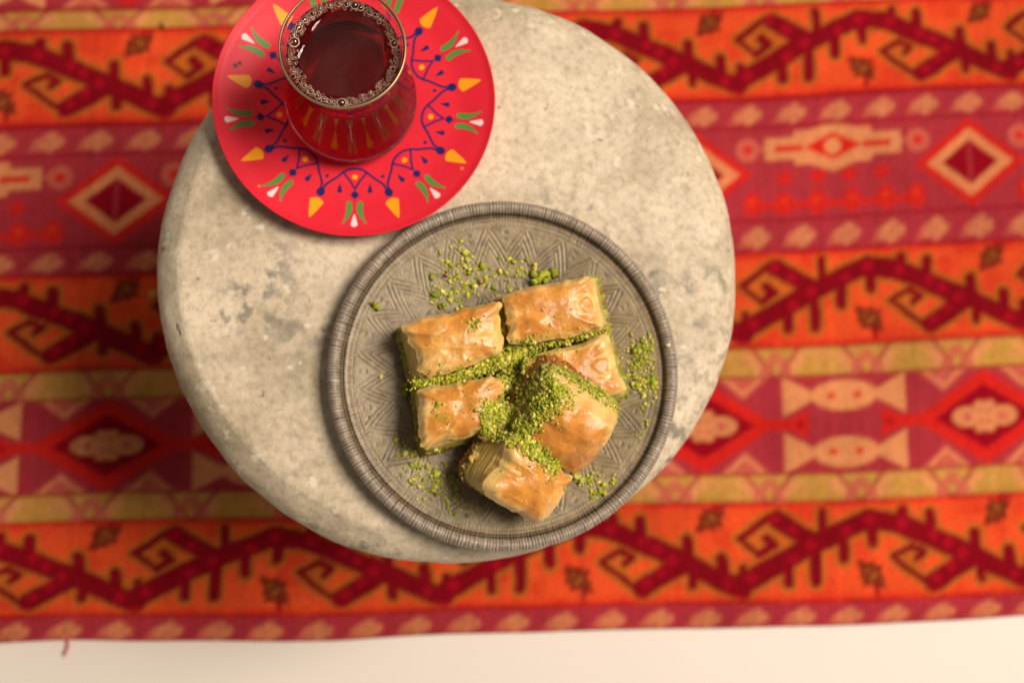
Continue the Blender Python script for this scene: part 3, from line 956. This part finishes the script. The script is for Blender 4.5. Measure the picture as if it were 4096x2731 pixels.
wall_m = np.zeros_like(rg); wall_m[on] = smooth(0.0, 0.1, pos) * smooth(0.34, 0.22, pos) + 0 * tg[on]
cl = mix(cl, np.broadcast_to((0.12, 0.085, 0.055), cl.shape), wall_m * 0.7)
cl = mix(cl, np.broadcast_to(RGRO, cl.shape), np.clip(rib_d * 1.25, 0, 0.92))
plate = bpy.data.objects.new('plate', None); col.objects.link(plate)
plate['label'] = 'grey-brown engraved round plate with ribbed rim, holding the baklava'
plate['category'] = 'plate'
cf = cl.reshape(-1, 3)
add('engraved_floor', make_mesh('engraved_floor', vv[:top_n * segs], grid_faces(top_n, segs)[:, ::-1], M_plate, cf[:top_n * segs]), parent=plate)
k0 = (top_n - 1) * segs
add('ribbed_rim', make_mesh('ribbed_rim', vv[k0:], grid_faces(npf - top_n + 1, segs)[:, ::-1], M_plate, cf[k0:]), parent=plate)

# ------------------------------------------------------------------ baklava
FLOOR_Z = TOP + 5.0
PALE = np.array((0.80, 0.52, 0.17)); GOLDEN = np.array((0.71, 0.305, 0.050)); DEEP = np.array((0.52, 0.170, 0.024)); YELLOW = np.array((0.50, 0.385, 0.085))
solids = []          # (verts world mm, faces) for dropping crumbs on


def perimeter(n, p=9.0):
    """n points round the unit square, evenly spaced, plus their perimeter coordinate"""
    t = np.linspace(0, 4, n, endpoint=False) + 0.5
    k = np.floor(t) % 4; f_ = (t % 1.0) * 2 - 1
    x = np.where(k == 0, 1, np.where(k == 1, -f_, np.where(k == 2, -1, f_)))
    y = np.where(k == 0, f_, np.where(k == 1, 1, np.where(k == 2, -f_, -1)))
    ang = np.arctan2(y, x)
    r = 1.0 / (np.abs(np.cos(ang)) ** p + np.abs(np.sin(ang)) ** p) ** (1 / p)
    return np.cos(ang) * r, np.sin(ang) * r, t


def quad_map(s, t, quad):
    q = np.array(quad, float)       # corners (-,+), (+,+), (+,-), (-,-)
    w = [(1 - s) * (1 + t), (1 + s) * (1 + t), (1 + s) * (1 - t), (1 - s) * (1 - t)]
    return (sum(w[i] * q[i][0] for i in range(4)) / 4, sum(w[i] * q[i][1] for i in range(4)) / 4)


def baklava(label, quad, H, seed, mat, dome=2.2, frill=1.0, drop_=3.0, blisters=(), toast=0.0, crust_from=0.36, lean=0.93, low=0.13, foot=1.045, square=9.0, slant=(0.0, 0.0)):
    """quad: outline at the base; mat: 4x4 placing the piece (mm)"""
    root = bpy.data.objects.new('baklava', None); col.objects.link(root)
    root['label'] = label; root['category'] = 'pastry'; root['group'] = 'baklava pieces on the plate'
    NP = 336
    cs, ct, tp = perimeter(NP, square)
    per = tp * 10.0                 # about mm along the rim
    # --- top crust
    zc0 = crust_from * H
    top_q = np.concatenate([[0.004], np.linspace(0.03, 0.86, 44), np.linspace(0.875, 1.0, 16)])
    n_side = 88
    rows_s, rows_t, rows_z, rows_c = [], [], [], []
    wave = 1.0 * noise(per / 3.6, per * 0, seed=seed) + 0.80 * noise(per / 1.5, per * 0, seed=seed + 1) + 0.42 * noise(per / 0.8, per * 0, seed=seed + 9)
    # periodic blend so the seam does not show
    bl = smooth(0, 4, np.arange(NP) / NP * 40) * smooth(0, 4, (1 - np.arange(NP) / NP) * 40)
    wave = wave * bl
    fw = (0.8 * (1 - 2 * np.abs(noise(per / 3.4, per * 0, seed=seed + 13))) + 0.5 * noise(per / 1.9, per * 0, seed=seed + 14)) * bl
    wz = (0.9 * noise(per / 5.0, per * 0, seed=seed + 2) + 0.4 * noise(per / 2.0, per * 0, seed=seed + 3)) * bl
    out_top = lean * (1 + 0.055 * frill * wave)
    for qq in top_q:
        k_ = out_top * qq * smooth(0, 0.9, np.array(qq)) + lean * qq * (1 - smooth(0, 0.9, np.array(qq)))
        s, t = cs * k_, ct * k_
        x, y = quad_map(s, t, quad)
        edge = smooth(0.55, 1.0, np.array(qq))
        x = x + slant[0]; y = y + slant[1]
        z = H + dome * (1 - qq ** 2.2) - drop_ * smooth(0.80, 1.02, np.array(qq)) ** 1.4 * 0.8
        z = z + edge * 1.0 * frill * wz
        wr = 1 - np.abs(noise(x / 11.0 + 0.5 * noise(x / 7, y / 7, seed=seed + 5), y / 7.0, seed=seed + 4))
        fold = fw * smooth(0.30, 0.95, np.array(qq)) * frill
        relief = 0.30 * (wr ** 3 - 0.4) + 0.7 * noise(x / 7.5, y / 6.0, seed=seed + 6) + 0.12 * noise(x / 2.4, y / 2.4, seed=seed + 7) + 0.8 * fold
        z = z + relief
        br = 0.74 + toast + 0.42 * fbm(x / 14.0, y / 11.0, seed=seed + 8, octaves=2) - 0.85 * smooth(0.70, 1.0, qq + 0.12 * noise(x / 6, y / 6, seed=seed + 10)) - 0.16 * relief + 0.07 * noise(x / 2.5, y / 2.5, seed=seed + 12)
        for (bx, by, brad) in blisters:
            dd = np.hypot(x - bx, (y - by) * (0.62 + 0.003 * (seed % 150))) * (1 + 0.28 * noise(x / 3.2, y / 3.2, seed=seed + 15))
            z = z + 0.75 * smooth(brad, brad * 0.45, dd)
            br = br - 0.75 * smooth(0.22 * brad, 0.05 * brad, np.abs(dd - brad * 0.85)) + 0.3 * smooth(brad * 0.6, 0, dd)
        cc_ = mix(np.broadcast_to(PALE, x.shape + (3,)), np.broadcast_to(GOLDEN, x.shape + (3,)), np.clip(br * 1.6, 0, 1))
        cc_ = mix(cc_, np.broadcast_to(DEEP, x.shape + (3,)), 0.75 * np.clip(br * 1.5 - 0.75, 0, 1))
        rows_s.append(x); rows_t.append(y); rows_z.append(z); rows_c.append(cc_)
    z_edge = rows_z[-1]
    lay = noise(np.linspace(0, 40, n_side), np.zeros(n_side), seed=seed + 20)
    for i in range(n_side):
        f_ = (i + 1) / n_side
        z = z_edge + (zc0 - z_edge) * f_
        kk = out_top + (0.995 - lean) * smooth(0.0, 0.95, np.array(f_)) - 0.055 * frill * wave * smooth(0, 0.35, np.array(f_)) * lean - 0.018 * np.sin(f_ * np.pi)
        leaf = lay[i] + 0.6 * noise(per / 7.0, per * 0 + i * 0.5, seed=seed + 21) + 0.35 * noise(per / 1.4, per * 0 + i * 0.9, seed=seed + 22)
        kk = kk + 0.011 * leaf * bl * smooth(0, 0.1, np.array(f_))
        x, y = quad_map(cs * kk, ct * kk, quad)
        x = x + slant[0] * (1 - f_); y = y + slant[1] * (1 - f_)
        tone = 0.5 + 0.5 * leaf
        cc_ = mix(np.broadcast_to(PALE * 0.98, x.shape + (3,)), np.broadcast_to(YELLOW, x.shape + (3,)), np.clip(f_ * 0.9 + 0.25 * (1 - tone), 0, 1))
        cc_ = mix(cc_, np.broadcast_to(GOLDEN, x.shape + (3,)), np.clip(0.42 - 0.55 * tone, 0, 0.4))
        rows_s.append(x); rows_t.append(y); rows_z.append(z); rows_c.append(cc_)
    v3 = np.stack([np.array(rows_s), np.array(rows_t), np.array(rows_z)], -1).reshape(-1, 3)
    f4 = grid_faces(len(rows_s), NP)[:, ::-1]
    parts = [('top_crust', v3, f4, M_crust, np.array(rows_c).reshape(-1, 3))]
    # --- pistachio layer and the browned sheets beneath it
    def block(z0, z1, grow, rough_, freq, n_rows, colour_fn, sd):
        rs, rt, rz, rc = [], [], [], []
        ks = [0.01] + [grow] * n_rows + [0.01]
        zs = [z1] + list(np.linspace(z1, z0, n_rows)) + [z0]
        for i, (k0, z) in enumerate(zip(ks, zs)):
            x, y = quad_map(cs * k0, ct * k0, quad)
            if 0 < i <= n_rows:
                dn = rough_ * (noise(x / freq, y / freq, z / freq, sd) + 0.6 * noise(x / freq * 2.3, y / freq * 2.3, z / freq * 2.3, sd + 1))
                g_ = 1 + dn / 18.0
                x, y = quad_map(cs * k0 * g_, ct * k0 * g_, quad)
            rs.append(x); rt.append(y); rz.append(z + 0 * x); rc.append(colour_fn(x, y, z + 0 * x))
        return np.stack([np.array(rs), np.array(rt), np.array(rz)], -1).reshape(-1, 3), grid_faces(len(rs), NP)[:, ::-1], np.array(rc).reshape(-1, 3)
    def nutc(x, y, z):
        a_ = noise(x / 1.5, y / 1.5, z / 1.5, seed + 31); b_ = noise(x / 2.6, y / 2.6, z / 2.6, seed + 32)
        c_ = mix(np.broadcast_to((0.33, 0.33, 0.035), x.shape + (3,)), np.broadcast_to((0.17, 0.22, 0.018), x.shape + (3,)), smooth(-0.2, 0.5, a_))
        c_ = mix(c_, np.broadcast_to((0.50, 0.38, 0.09), x.shape + (3,)), smooth(0.2, 0.6, b_))
        return mix(c_, np.broadcast_to((0.30, 0.13, 0.03), x.shape + (3,)), 0.8 * smooth(-0.35, -0.7, b_))
    def lowc(x, y, z):
        a_ = noise(x / 3, y / 3, z / 0.5, seed + 41)
        return mix(np.broadcast_to((0.40, 0.145, 0.022), x.shape + (3,)), np.broadcast_to((0.22, 0.065, 0.010), x.shape + (3,)), smooth(-0.4, 0.5, a_))
    nv, nf, nc = block(low * H, zc0 + 0.4, foot, 1.0, 1.5, 22, nutc, seed + 50)
    parts.append(('nut_filling', nv, nf, M_nuts, nc))
    lv, lf_, lc = block(0.0, (low + 0.01) * H, foot + 0.025, 0.7, 1.3, 12, lowc, seed + 60)
    parts.append(('bottom_crust', lv, lf_, M_under, lc))
    for name, v3, f4, mt, cs_ in parts:
        me = make_mesh(name, v3, f4, mt, cs_)
        add(name, me, parent=root)
        hv = np.hstack([v3, np.ones((len(v3), 1))]) @ np.array(mat).T
        solids.append((hv[:, :3], f4))
    loc = Matrix(mat)
    loc.translation = loc.translation * S
    root.matrix_world = loc
    return root


def flat_place(x, y, z):
    return Matrix.Translation((x, y, z))


def tilted(x, y, z, yaw, td, tilt):
    ax = Vector((-math.sin(td), math.cos(td), 0))
    return Matrix.Translation((x, y, z)) @ Matrix.Rotation(tilt, 4, ax) @ Matrix.Rotation(yaw, 4, 'Z')


def rel(quad, c, grow=1.06):
    return [((x - c[0]) * grow, (y - c[1]) * grow) for x, y in quad]


c1 = (2.8, -37.6)
baklava('golden baklava piece at the far left corner, a pistachio tuft on its crust',
        rel([(-21.8, -29.6), (22.2, -19.6), (25.2, -44.2), (-14.8, -56.8)], c1), 29.5, 101, flat_place(*c1, FLOOR_Z), frill=1.5, dome=3.6, slant=(1.3, 0.4), lean=0.92)
c2 = (49.0, -23.9)
baklava('golden baklava piece at the far right corner, blister on the right end of its crust',
        rel([(26.4, -15.7), (70.8, -4.6), (76.6, -32.4), (30.6, -40.3)], c2), 29.5, 207, flat_place(*c2, FLOOR_Z), blisters=[(15.5, 2.5, 4.0)], frill=1.2, dome=3.4, slant=(-2.4, -0.3), lean=0.91)
c3 = (6.6, -69.0)
baklava('deeply wrinkled baklava piece at the near left, pistachio sprinkled across its crust',
        rel([(-14.8, -58.6), (23.9, -54.6), (28.5, -76.0), (-10.9, -88.3)], c3), 29.5, 311, flat_place(*c3, FLOOR_Z), frill=1.9, toast=0.1, dome=3.8)
c4 = (57.8, -53.2)
baklava('baklava piece half hidden beneath the tilted top piece, blister near its right end',
        rel([(37.0, -45.1), (77.4, -34.2), (84.6, -62.3), (39.7, -71.0)], c4), 29.0, 419, flat_place(*c4, FLOOR_Z), blisters=[(13, 3.0, 5.4), (-14, -2, 3.5)], frill=1.1, slant=(-2.2, 0.0), lean=0.91)
baklava('glossy baklava piece propped on top of the others, its pistachio side turned up',
        [(-22.6, 18.2), (21.6, 18.2), (21.6, -20.0), (-21.4, -20.0)], 28.0, 523,
        tilted(53.4, -63.8, 301.5, R(-31), R(-88), R(38)), dome=8.0, drop_=6.0, frill=1.0, toast=0.12, lean=0.95, crust_from=0.54, low=0.27, foot=1.0, square=5.0)
baklava('shiny baklava piece leaning at the front of the plate, layered cut side facing left',
        [(-19.4, 15.0), (21.6, 15.0), (22.4, -17.6), (-19.8, -17.0)], 29.5, 631,
        tilted(26.8, -93.4, 293.6, R(-30), R(-40), R(27)), dome=7.0, drop_=4.0, frill=1.5, toast=0.0, crust_from=0.22, foot=1.0, square=5.0)

# ------------------------------------------------------------------ pistachio crumbs
pv = vv.copy()
solids.append((pv[:top_n * segs][::1], grid_faces(top_n, segs)[:, ::-1]))
allv, allf, off = [], [], 0
for sv, sf in solids:
    allv.append(sv); allf.append(sf + off); off += len(sv)
allv = np.vstack(allv); allf = np.vstack(allf)
bvh = BVHTree.FromPolygons([tuple(p) for p in allv], [tuple(f_) for f_ in allf])


def drop_on(x, y):
    h = bvh.ray_cast(Vector((x, y, 420.0)), Vector((0, 0, -1)))
    return (h[0].z, h[1]) if h[0] is not None else (FLOOR_Z, Vector((0, 0, 1)))


def ico(sub):
    import bmesh
    bm = bmesh.new()
    bmesh.ops.create_icosphere(bm, subdivisions=sub, radius=1.0)
    vs = np.array([v.co[:] for v in bm.verts]); fs = np.array([[v.index for v in f_.verts] for f_ in bm.faces])
    bm.free()
    return vs, fs


iv1, if1 = ico(1)      # 12 verts
iv2, if2 = ico(2)      # 42 verts
KINDS = []
for k in range(14):
    w = iv2 * (1 + 0.55 * noise(iv2[:, 0] * 1.5 + k * 7, iv2[:, 1] * 1.5, iv2[:, 2] * 1.5, 90 + k)[:, None]
               + 0.42 * noise(iv2[:, 0] * 3.2 + k * 5, iv2[:, 1] * 3.2, iv2[:, 2] * 3.2, 190 + k)[:, None])
    KINDS.append(w * np.array([1.15, 0.95, 0.82]))
TINY = [iv1 * (1 + 0.4 * noise(iv1[:, 0] * 2 + k * 7, iv1[:, 1] * 2, iv1[:, 2] * 2, 290 + k)[:, None]) * np.array([1.2, 0.95, 0.8]) for k in range(14)]
rng = np.random.default_rng(5)
HUES = np.array([(0.48, 0.46, 0.030), (0.35, 0.39, 0.020), (0.60, 0.54, 0.075), (0.23, 0.29, 0.013), (0.70, 0.60, 0.20), (0.46, 0.20, 0.12)])
HP = [0.30, 0.22, 0.22, 0.12, 0.11, 0.03]


class Crumbs:
    def __init__(self): self.v, self.f, self.c, self.n = [], [], [], 0
    def put(self, p, r, hue=None):
        fine = r < 0.42
        shape = (TINY if fine else KINDS)[rng.integers(14)] * r
        fc = if1 if fine else if2
        q = rng.normal(size=(3, 3)); q, _ = np.linalg.qr(q)
        self.v.append(shape @ q.T + np.asarray(p))
        self.f.append(fc + self.n); self.n += len(shape)
        h = HUES[rng.choice(len(HUES), p=HP)] if hue is None else np.array(hue)
        h = h * rng.uniform(0.75, 1.25)
        self.c.append(np.tile(h, (len(shape), 1)))
    def clump(self, x, y, z, r, n=7, hue=None):
        for _ in range(n):
            o_ = rng.normal(size=3) * r * 0.55
            self.put((x + o_[0], y + o_[1], z + abs(o_[2]) * 0.8), r * rng.uniform(0.35, 0.7), hue)
    def build(self, name, **kw):
        return add(name, make_mesh(name, np.vstack(self.v), np.vstack(self.f), M_nuts, np.vstack(self.c), smooth_shade=False), **kw)


def size():
    return float(np.clip(rng.lognormal(-1.15, 0.54), 0.14, 1.2))


def inside(x, y, poly_):
    res = False
    j = len(poly_) - 1
    for i in range(len(poly_)):
        if (poly_[i][1] > y) != (poly_[j][1] > y) and x < (poly_[j][0] - poly_[i][0]) * (y - poly_[i][1]) / (poly_[j][1] - poly_[i][1]) + poly_[i][0]:
            res = not res
        j = i
    return res


def fill_line(cr, pts, width, level, n, up=0.12):
    """crumbs packed in the gap along a line, up to a level; a few lie on the crust beside it"""
    p = np.array(pts, float)
    L_ = np.concatenate([[0], np.cumsum(np.hypot(*np.diff(p, axis=0).T))])
    for _ in range(n):
        s = rng.uniform(0, L_[-1])
        x = np.interp(s, L_, p[:, 0]) + rng.normal() * width
        y = np.interp(s, L_, p[:, 1]) + rng.normal() * width
        z, nn = drop_on(x, y)
        r = size()
        lv = level + 1.6 * noise(np.array([x / 6]), np.array([y / 6]), seed=77)[0]
        if z < lv - 0.5:
            cr.put((x, y, lv - abs(rng.normal()) * 1.6), r)
        elif rng.random() < up:
            cr.put((x, y, z + r * 0.35), r * 0.8)


def fill_poly(cr, poly_, n, pile, level=None, sz=1.0, edge=1.5):
    p = np.array(poly_)
    x0, y0 = p.min(0); x1, y1 = p.max(0)
    cx, cy = p.mean(0)
    k = 0
    while k < n:
        x, y = rng.uniform(x0 - 3, x1 + 3), rng.uniform(y0 - 3, y1 + 3)
        jx, jy = x + rng.normal() * edge, y + rng.normal() * edge
        if not inside(jx, jy, poly_): continue
        k += 1
        z, nn = drop_on(x, y)
        r = size() * sz
        h = pile * (0.08 + 0.92 * max(0, 1 - (math.hypot(x - cx, y - cy) / (0.62 * max(x1 - x0, y1 - y0))) ** 2))
        h *= 0.75 + 0.5 * noise(np.array([x / 3.5]), np.array([y / 3.5]), seed=78)[0]
        if level is not None and z + h < level: z = level - h - abs(rng.normal()) * 1.5
        q = Vector((x, y, z)) + nn * (0.3 * r + h * rng.random() ** 0.6)
        cr.put(q, r)


def sprinkle(cr, pts, n, spread, sz=0.8):
    for _ in range(n):
        a, b_ = pts[rng.integers(len(pts))], pts[rng.integers(len(pts))]
        t = rng.random()
        x = a[0] + (b_[0] - a[0]) * t + rng.normal() * spread
        y = a[1] + (b_[1] - a[1]) * t + rng.normal() * spread
        z, nn = drop_on(x, y)
        r = size() * sz
        q = Vector((x, y, z)) + nn * r * 0.3
        cr.put(q, r)
        if rng.random() < 0.25:
            for _ in range(rng.integers(1, 4)):
                cr.put(q + Vector(rng.normal(size=3) * r), r * 0.7)


cr = Crumbs()
fill_line(cr, [(-13.5, -57.1), (6.3, -52.0), (24.6, -46.9), (34.9, -40.8)], 2.4, TOP + 28.5, 3200)
fill_line(cr, [(24.2, -17.0), (26.9, -32.3), (30.9, -42.6)], 1.8, TOP + 25.0, 1000, 0.05)
fill_line(cr, [(35.9, -39.6), (53.4, -36.2), (75.1, -32.4)], 1.6, TOP + 28.0, 1000, 0.10)
fill_poly(cr, [(24.8, -46.7), (36.2, -37.4), (43.3, -40.5), (35.0, -50.8), (34.8, -62.0), (27.0, -62.0)], 1500, 1.5, TOP + 27.0)
cr.build('pistachio_crumbs', label='fine green pistachio crumbs packed into the gaps between the lower baklava pieces', category='crumbs', kind='stuff')

cr = Crumbs()
fill_poly(cr, [(44.5, -55.5), (52.0, -62.4), (49.4, -69.3), (40.5, -75.1), (35.5, -84.8), (27.8, -82.8), (25.0, -74.0), (32.0, -66.0)], 3900, 1.5, sz=0.86)
fill_poly(cr, [(17.8, -66.3), (27.7, -67.3), (33.5, -82.2), (35.3, -86.2), (28.4, -85.6), (18.6, -82.1), (15.3, -76.2)], 3600, 1.7, TOP + 37.0, sz=0.86)
fill_poly(cr, [(31.5, -84.2), (41.3, -88.8), (50.1, -97.1), (48.1, -98.6), (39.4, -92.6), (29.4, -86.6)], 1200, 0.9, TOP + 34.0)
sprinkle(cr, [(44.1, -62.9), (52.8, -63.9), (53.7, -68.7), (44.9, -74.4)], 330, 1.8, 0.75)
sprinkle(cr, [(45, -78), (52.9, -77.3), (60, -74)], 60, 3.0, 0.6)
fill_poly(cr, [(48, -50.5), (53.2, -51.5), (62.1, -57.5), (78.8, -66.9), (78.7, -71.5), (68.9, -67.9), (55.1, -59.0)], 260, 0.5, sz=1.0, edge=1.0)
cr.build('pistachio_crumbs', label='heaped bright green pistachio crumbs over the propped baklava and the gap at its left', category='crumbs', kind='stuff')

cr = Crumbs()
sprinkle(cr, [(9, -30.4), (12, -31), (11, -33), (14, -29)], 90, 1.6, 0.8)
sprinkle(cr, [(-12, -40), (14, -36), (20, -34), (-8, -48), (10, -44)], 60, 3.5, 0.6)
sprinkle(cr, [(-5.0, -66.5), (-6, -70), (-3.0, -73.0), (0.0, -77.0)], 110, 1.3, 0.75)
sprinkle(cr, [(4, -66), (8, -70), (0, -72), (12, -68), (18, -64), (20, -70)], 110, 3.0, 0.65)
sprinkle(cr, [(38, -22), (50, -20), (56, -26), (60, -28), (46, -30)], 80, 4.0, 0.55)
sprinkle(cr, [(45, -44), (50, -42), (56, -46), (42, -50)], 70, 3.0, 0.6)
sprinkle(cr, [(33, -90), (40, -94), (46, -98), (36, -98), (48, -104)], 120, 2.4, 0.65)
sprinkle(cr, [(20, -98), (34, -110), (42, -112), (26, -92)], 26, 4.0, 0.5)
sprinkle(cr, [(-12, -36), (18, -32), (4, -44), (36, -24), (62, -22), (-6, -66), (14, -66), (4, -78), (46, -46), (66, -46), (40, -100), (30, -98), (56, -80), (48, -72)], 420, 6.0, 0.42)
cr.build('pistachio_crumbs', label='sparse pistachio specks sprinkled on the golden crusts of the baklava', category='crumbs', kind='stuff')

cr = Crumbs()
sprinkle(cr, [(-5.5, -12.3), (-1.2, 5.2), (7.3, 9.6), (17.8, -3.9), (4.2, -12.4), (12, -10)], 230, 2.6, 1.5)
sprinkle(cr, [(20.0, 2.9), (37.2, 6.4), (36.0, -3.5), (24, -6), (10, 0)], 100, 3.2, 1.5)
sprinkle(cr, [(91.2, -37.9), (98.9, -36.8), (101.6, -53.0), (95.8, -60.0), (89.7, -52.1)], 300, 2.6, 1.45)
sprinkle(cr, [(94, -66), (97, -76), (100, -62), (92, -80)], 55, 2.6, 1.2)
sprinkle(cr, [(-22.4, -82.8), (-16.0, -92.4), (-5.6, -100.8), (2, -108), (10.9, -115.3), (-12.9, -102.9)], 260, 3.8, 1.4)
sprinkle(cr, [(66.5, -101.3), (78.0, -103.5), (71.5, -111.7)], 110, 2.2, 1.4)
sprinkle(cr, [(-34, -52), (-30, -60), (-28, -46), (-24, -74), (60, -112), (84, -92), (92, -20)], 50, 6.0, 1.0)
sprinkle(cr, [(-5, -8), (10, 4), (30, 2), (0, 0)], 260, 5.0, 0.5)
sprinkle(cr, [(92, -40), (98, -52), (94, -70)], 240, 4.0, 0.5)
sprinkle(cr, [(-22, -84), (-8, -100), (8, -114), (-14, -96)], 300, 5.5, 0.5)
sprinkle(cr, [(66, -102), (78, -103), (71, -111)], 120, 4.0, 0.5)
cr.build('pistachio_crumbs', label='loose pistachio crumbs scattered over the bare engraved floor of the plate', category='crumbs', kind='stuff')


def lone(name, x, y, r, label, n, hue, category='nut', lift=0.4):
    cr_ = Crumbs()
    z, _ = drop_on(x, y)
    cr_.put((x, y, z + r * lift), r * 0.8, hue)
    cr_.clump(x, y, z + r * 0.3, r, n, hue)
    return cr_.build(name, label=label, category=category)

lone('pistachio_piece', -33.9, -17.9, 1.8, 'lone round green pistachio bit on the bare plate floor, far left of the pastries', 4, (0.33, 0.34, 0.024))
lone('pistachio_piece', 46.8, -2.6, 3.2, 'large green pistachio clump behind the far right baklava piece', 12, (0.33, 0.34, 0.024))
lone('pistachio_piece', -19.6, -57.2, 2.6, 'olive pistachio clump against the left side of the block, level with the gap', 8, (0.26, 0.22, 0.03))
lone('nut_chunk', 17.9, -82.4, 3.1, 'toasted yellow nut chunk above the cut side of the front baklava', 6, (0.48, 0.30, 0.06))
lone('nut_chunk', 12.6, -91.0, 2.2, 'small tan nut chunk on the cut side of the front baklava', 5, (0.50, 0.33, 0.08))
lone('pistachio_piece', 61.2, -99.0, 2.2, 'pale green pistachio bit on the plate, beside the right end of the front baklava', 5, (0.46, 0.45, 0.07))
# crumb caught on the rim
cr = Crumbs(); cr.put((106.9, -37.6, TOP + 14.1), 0.95, (0.75, 0.62, 0.40)); cr.clump(106.9, -37.6, TOP + 14.0, 0.9, 3, (0.75, 0.62, 0.40))
cr.build('pastry_flake', label='tiny pale pastry crumb lying on the right side of the plate rim', category='crumb')
for (x, y, lab) in [(-198.0, 236.4, 'orange pastry crumb on the rug near the top left corner'), (-201.7, 37.9, 'orange pastry crumb on the rug close to the left table edge')]:
    cr = Crumbs(); cr.put((x, y, 4.0), 2.6, (0.62, 0.33, 0.07)); cr.clump(x, y, 3.2, 2.2, 4, (0.62, 0.33, 0.07))
    cr.build('pastry_crumb', label=lab, category='crumb')
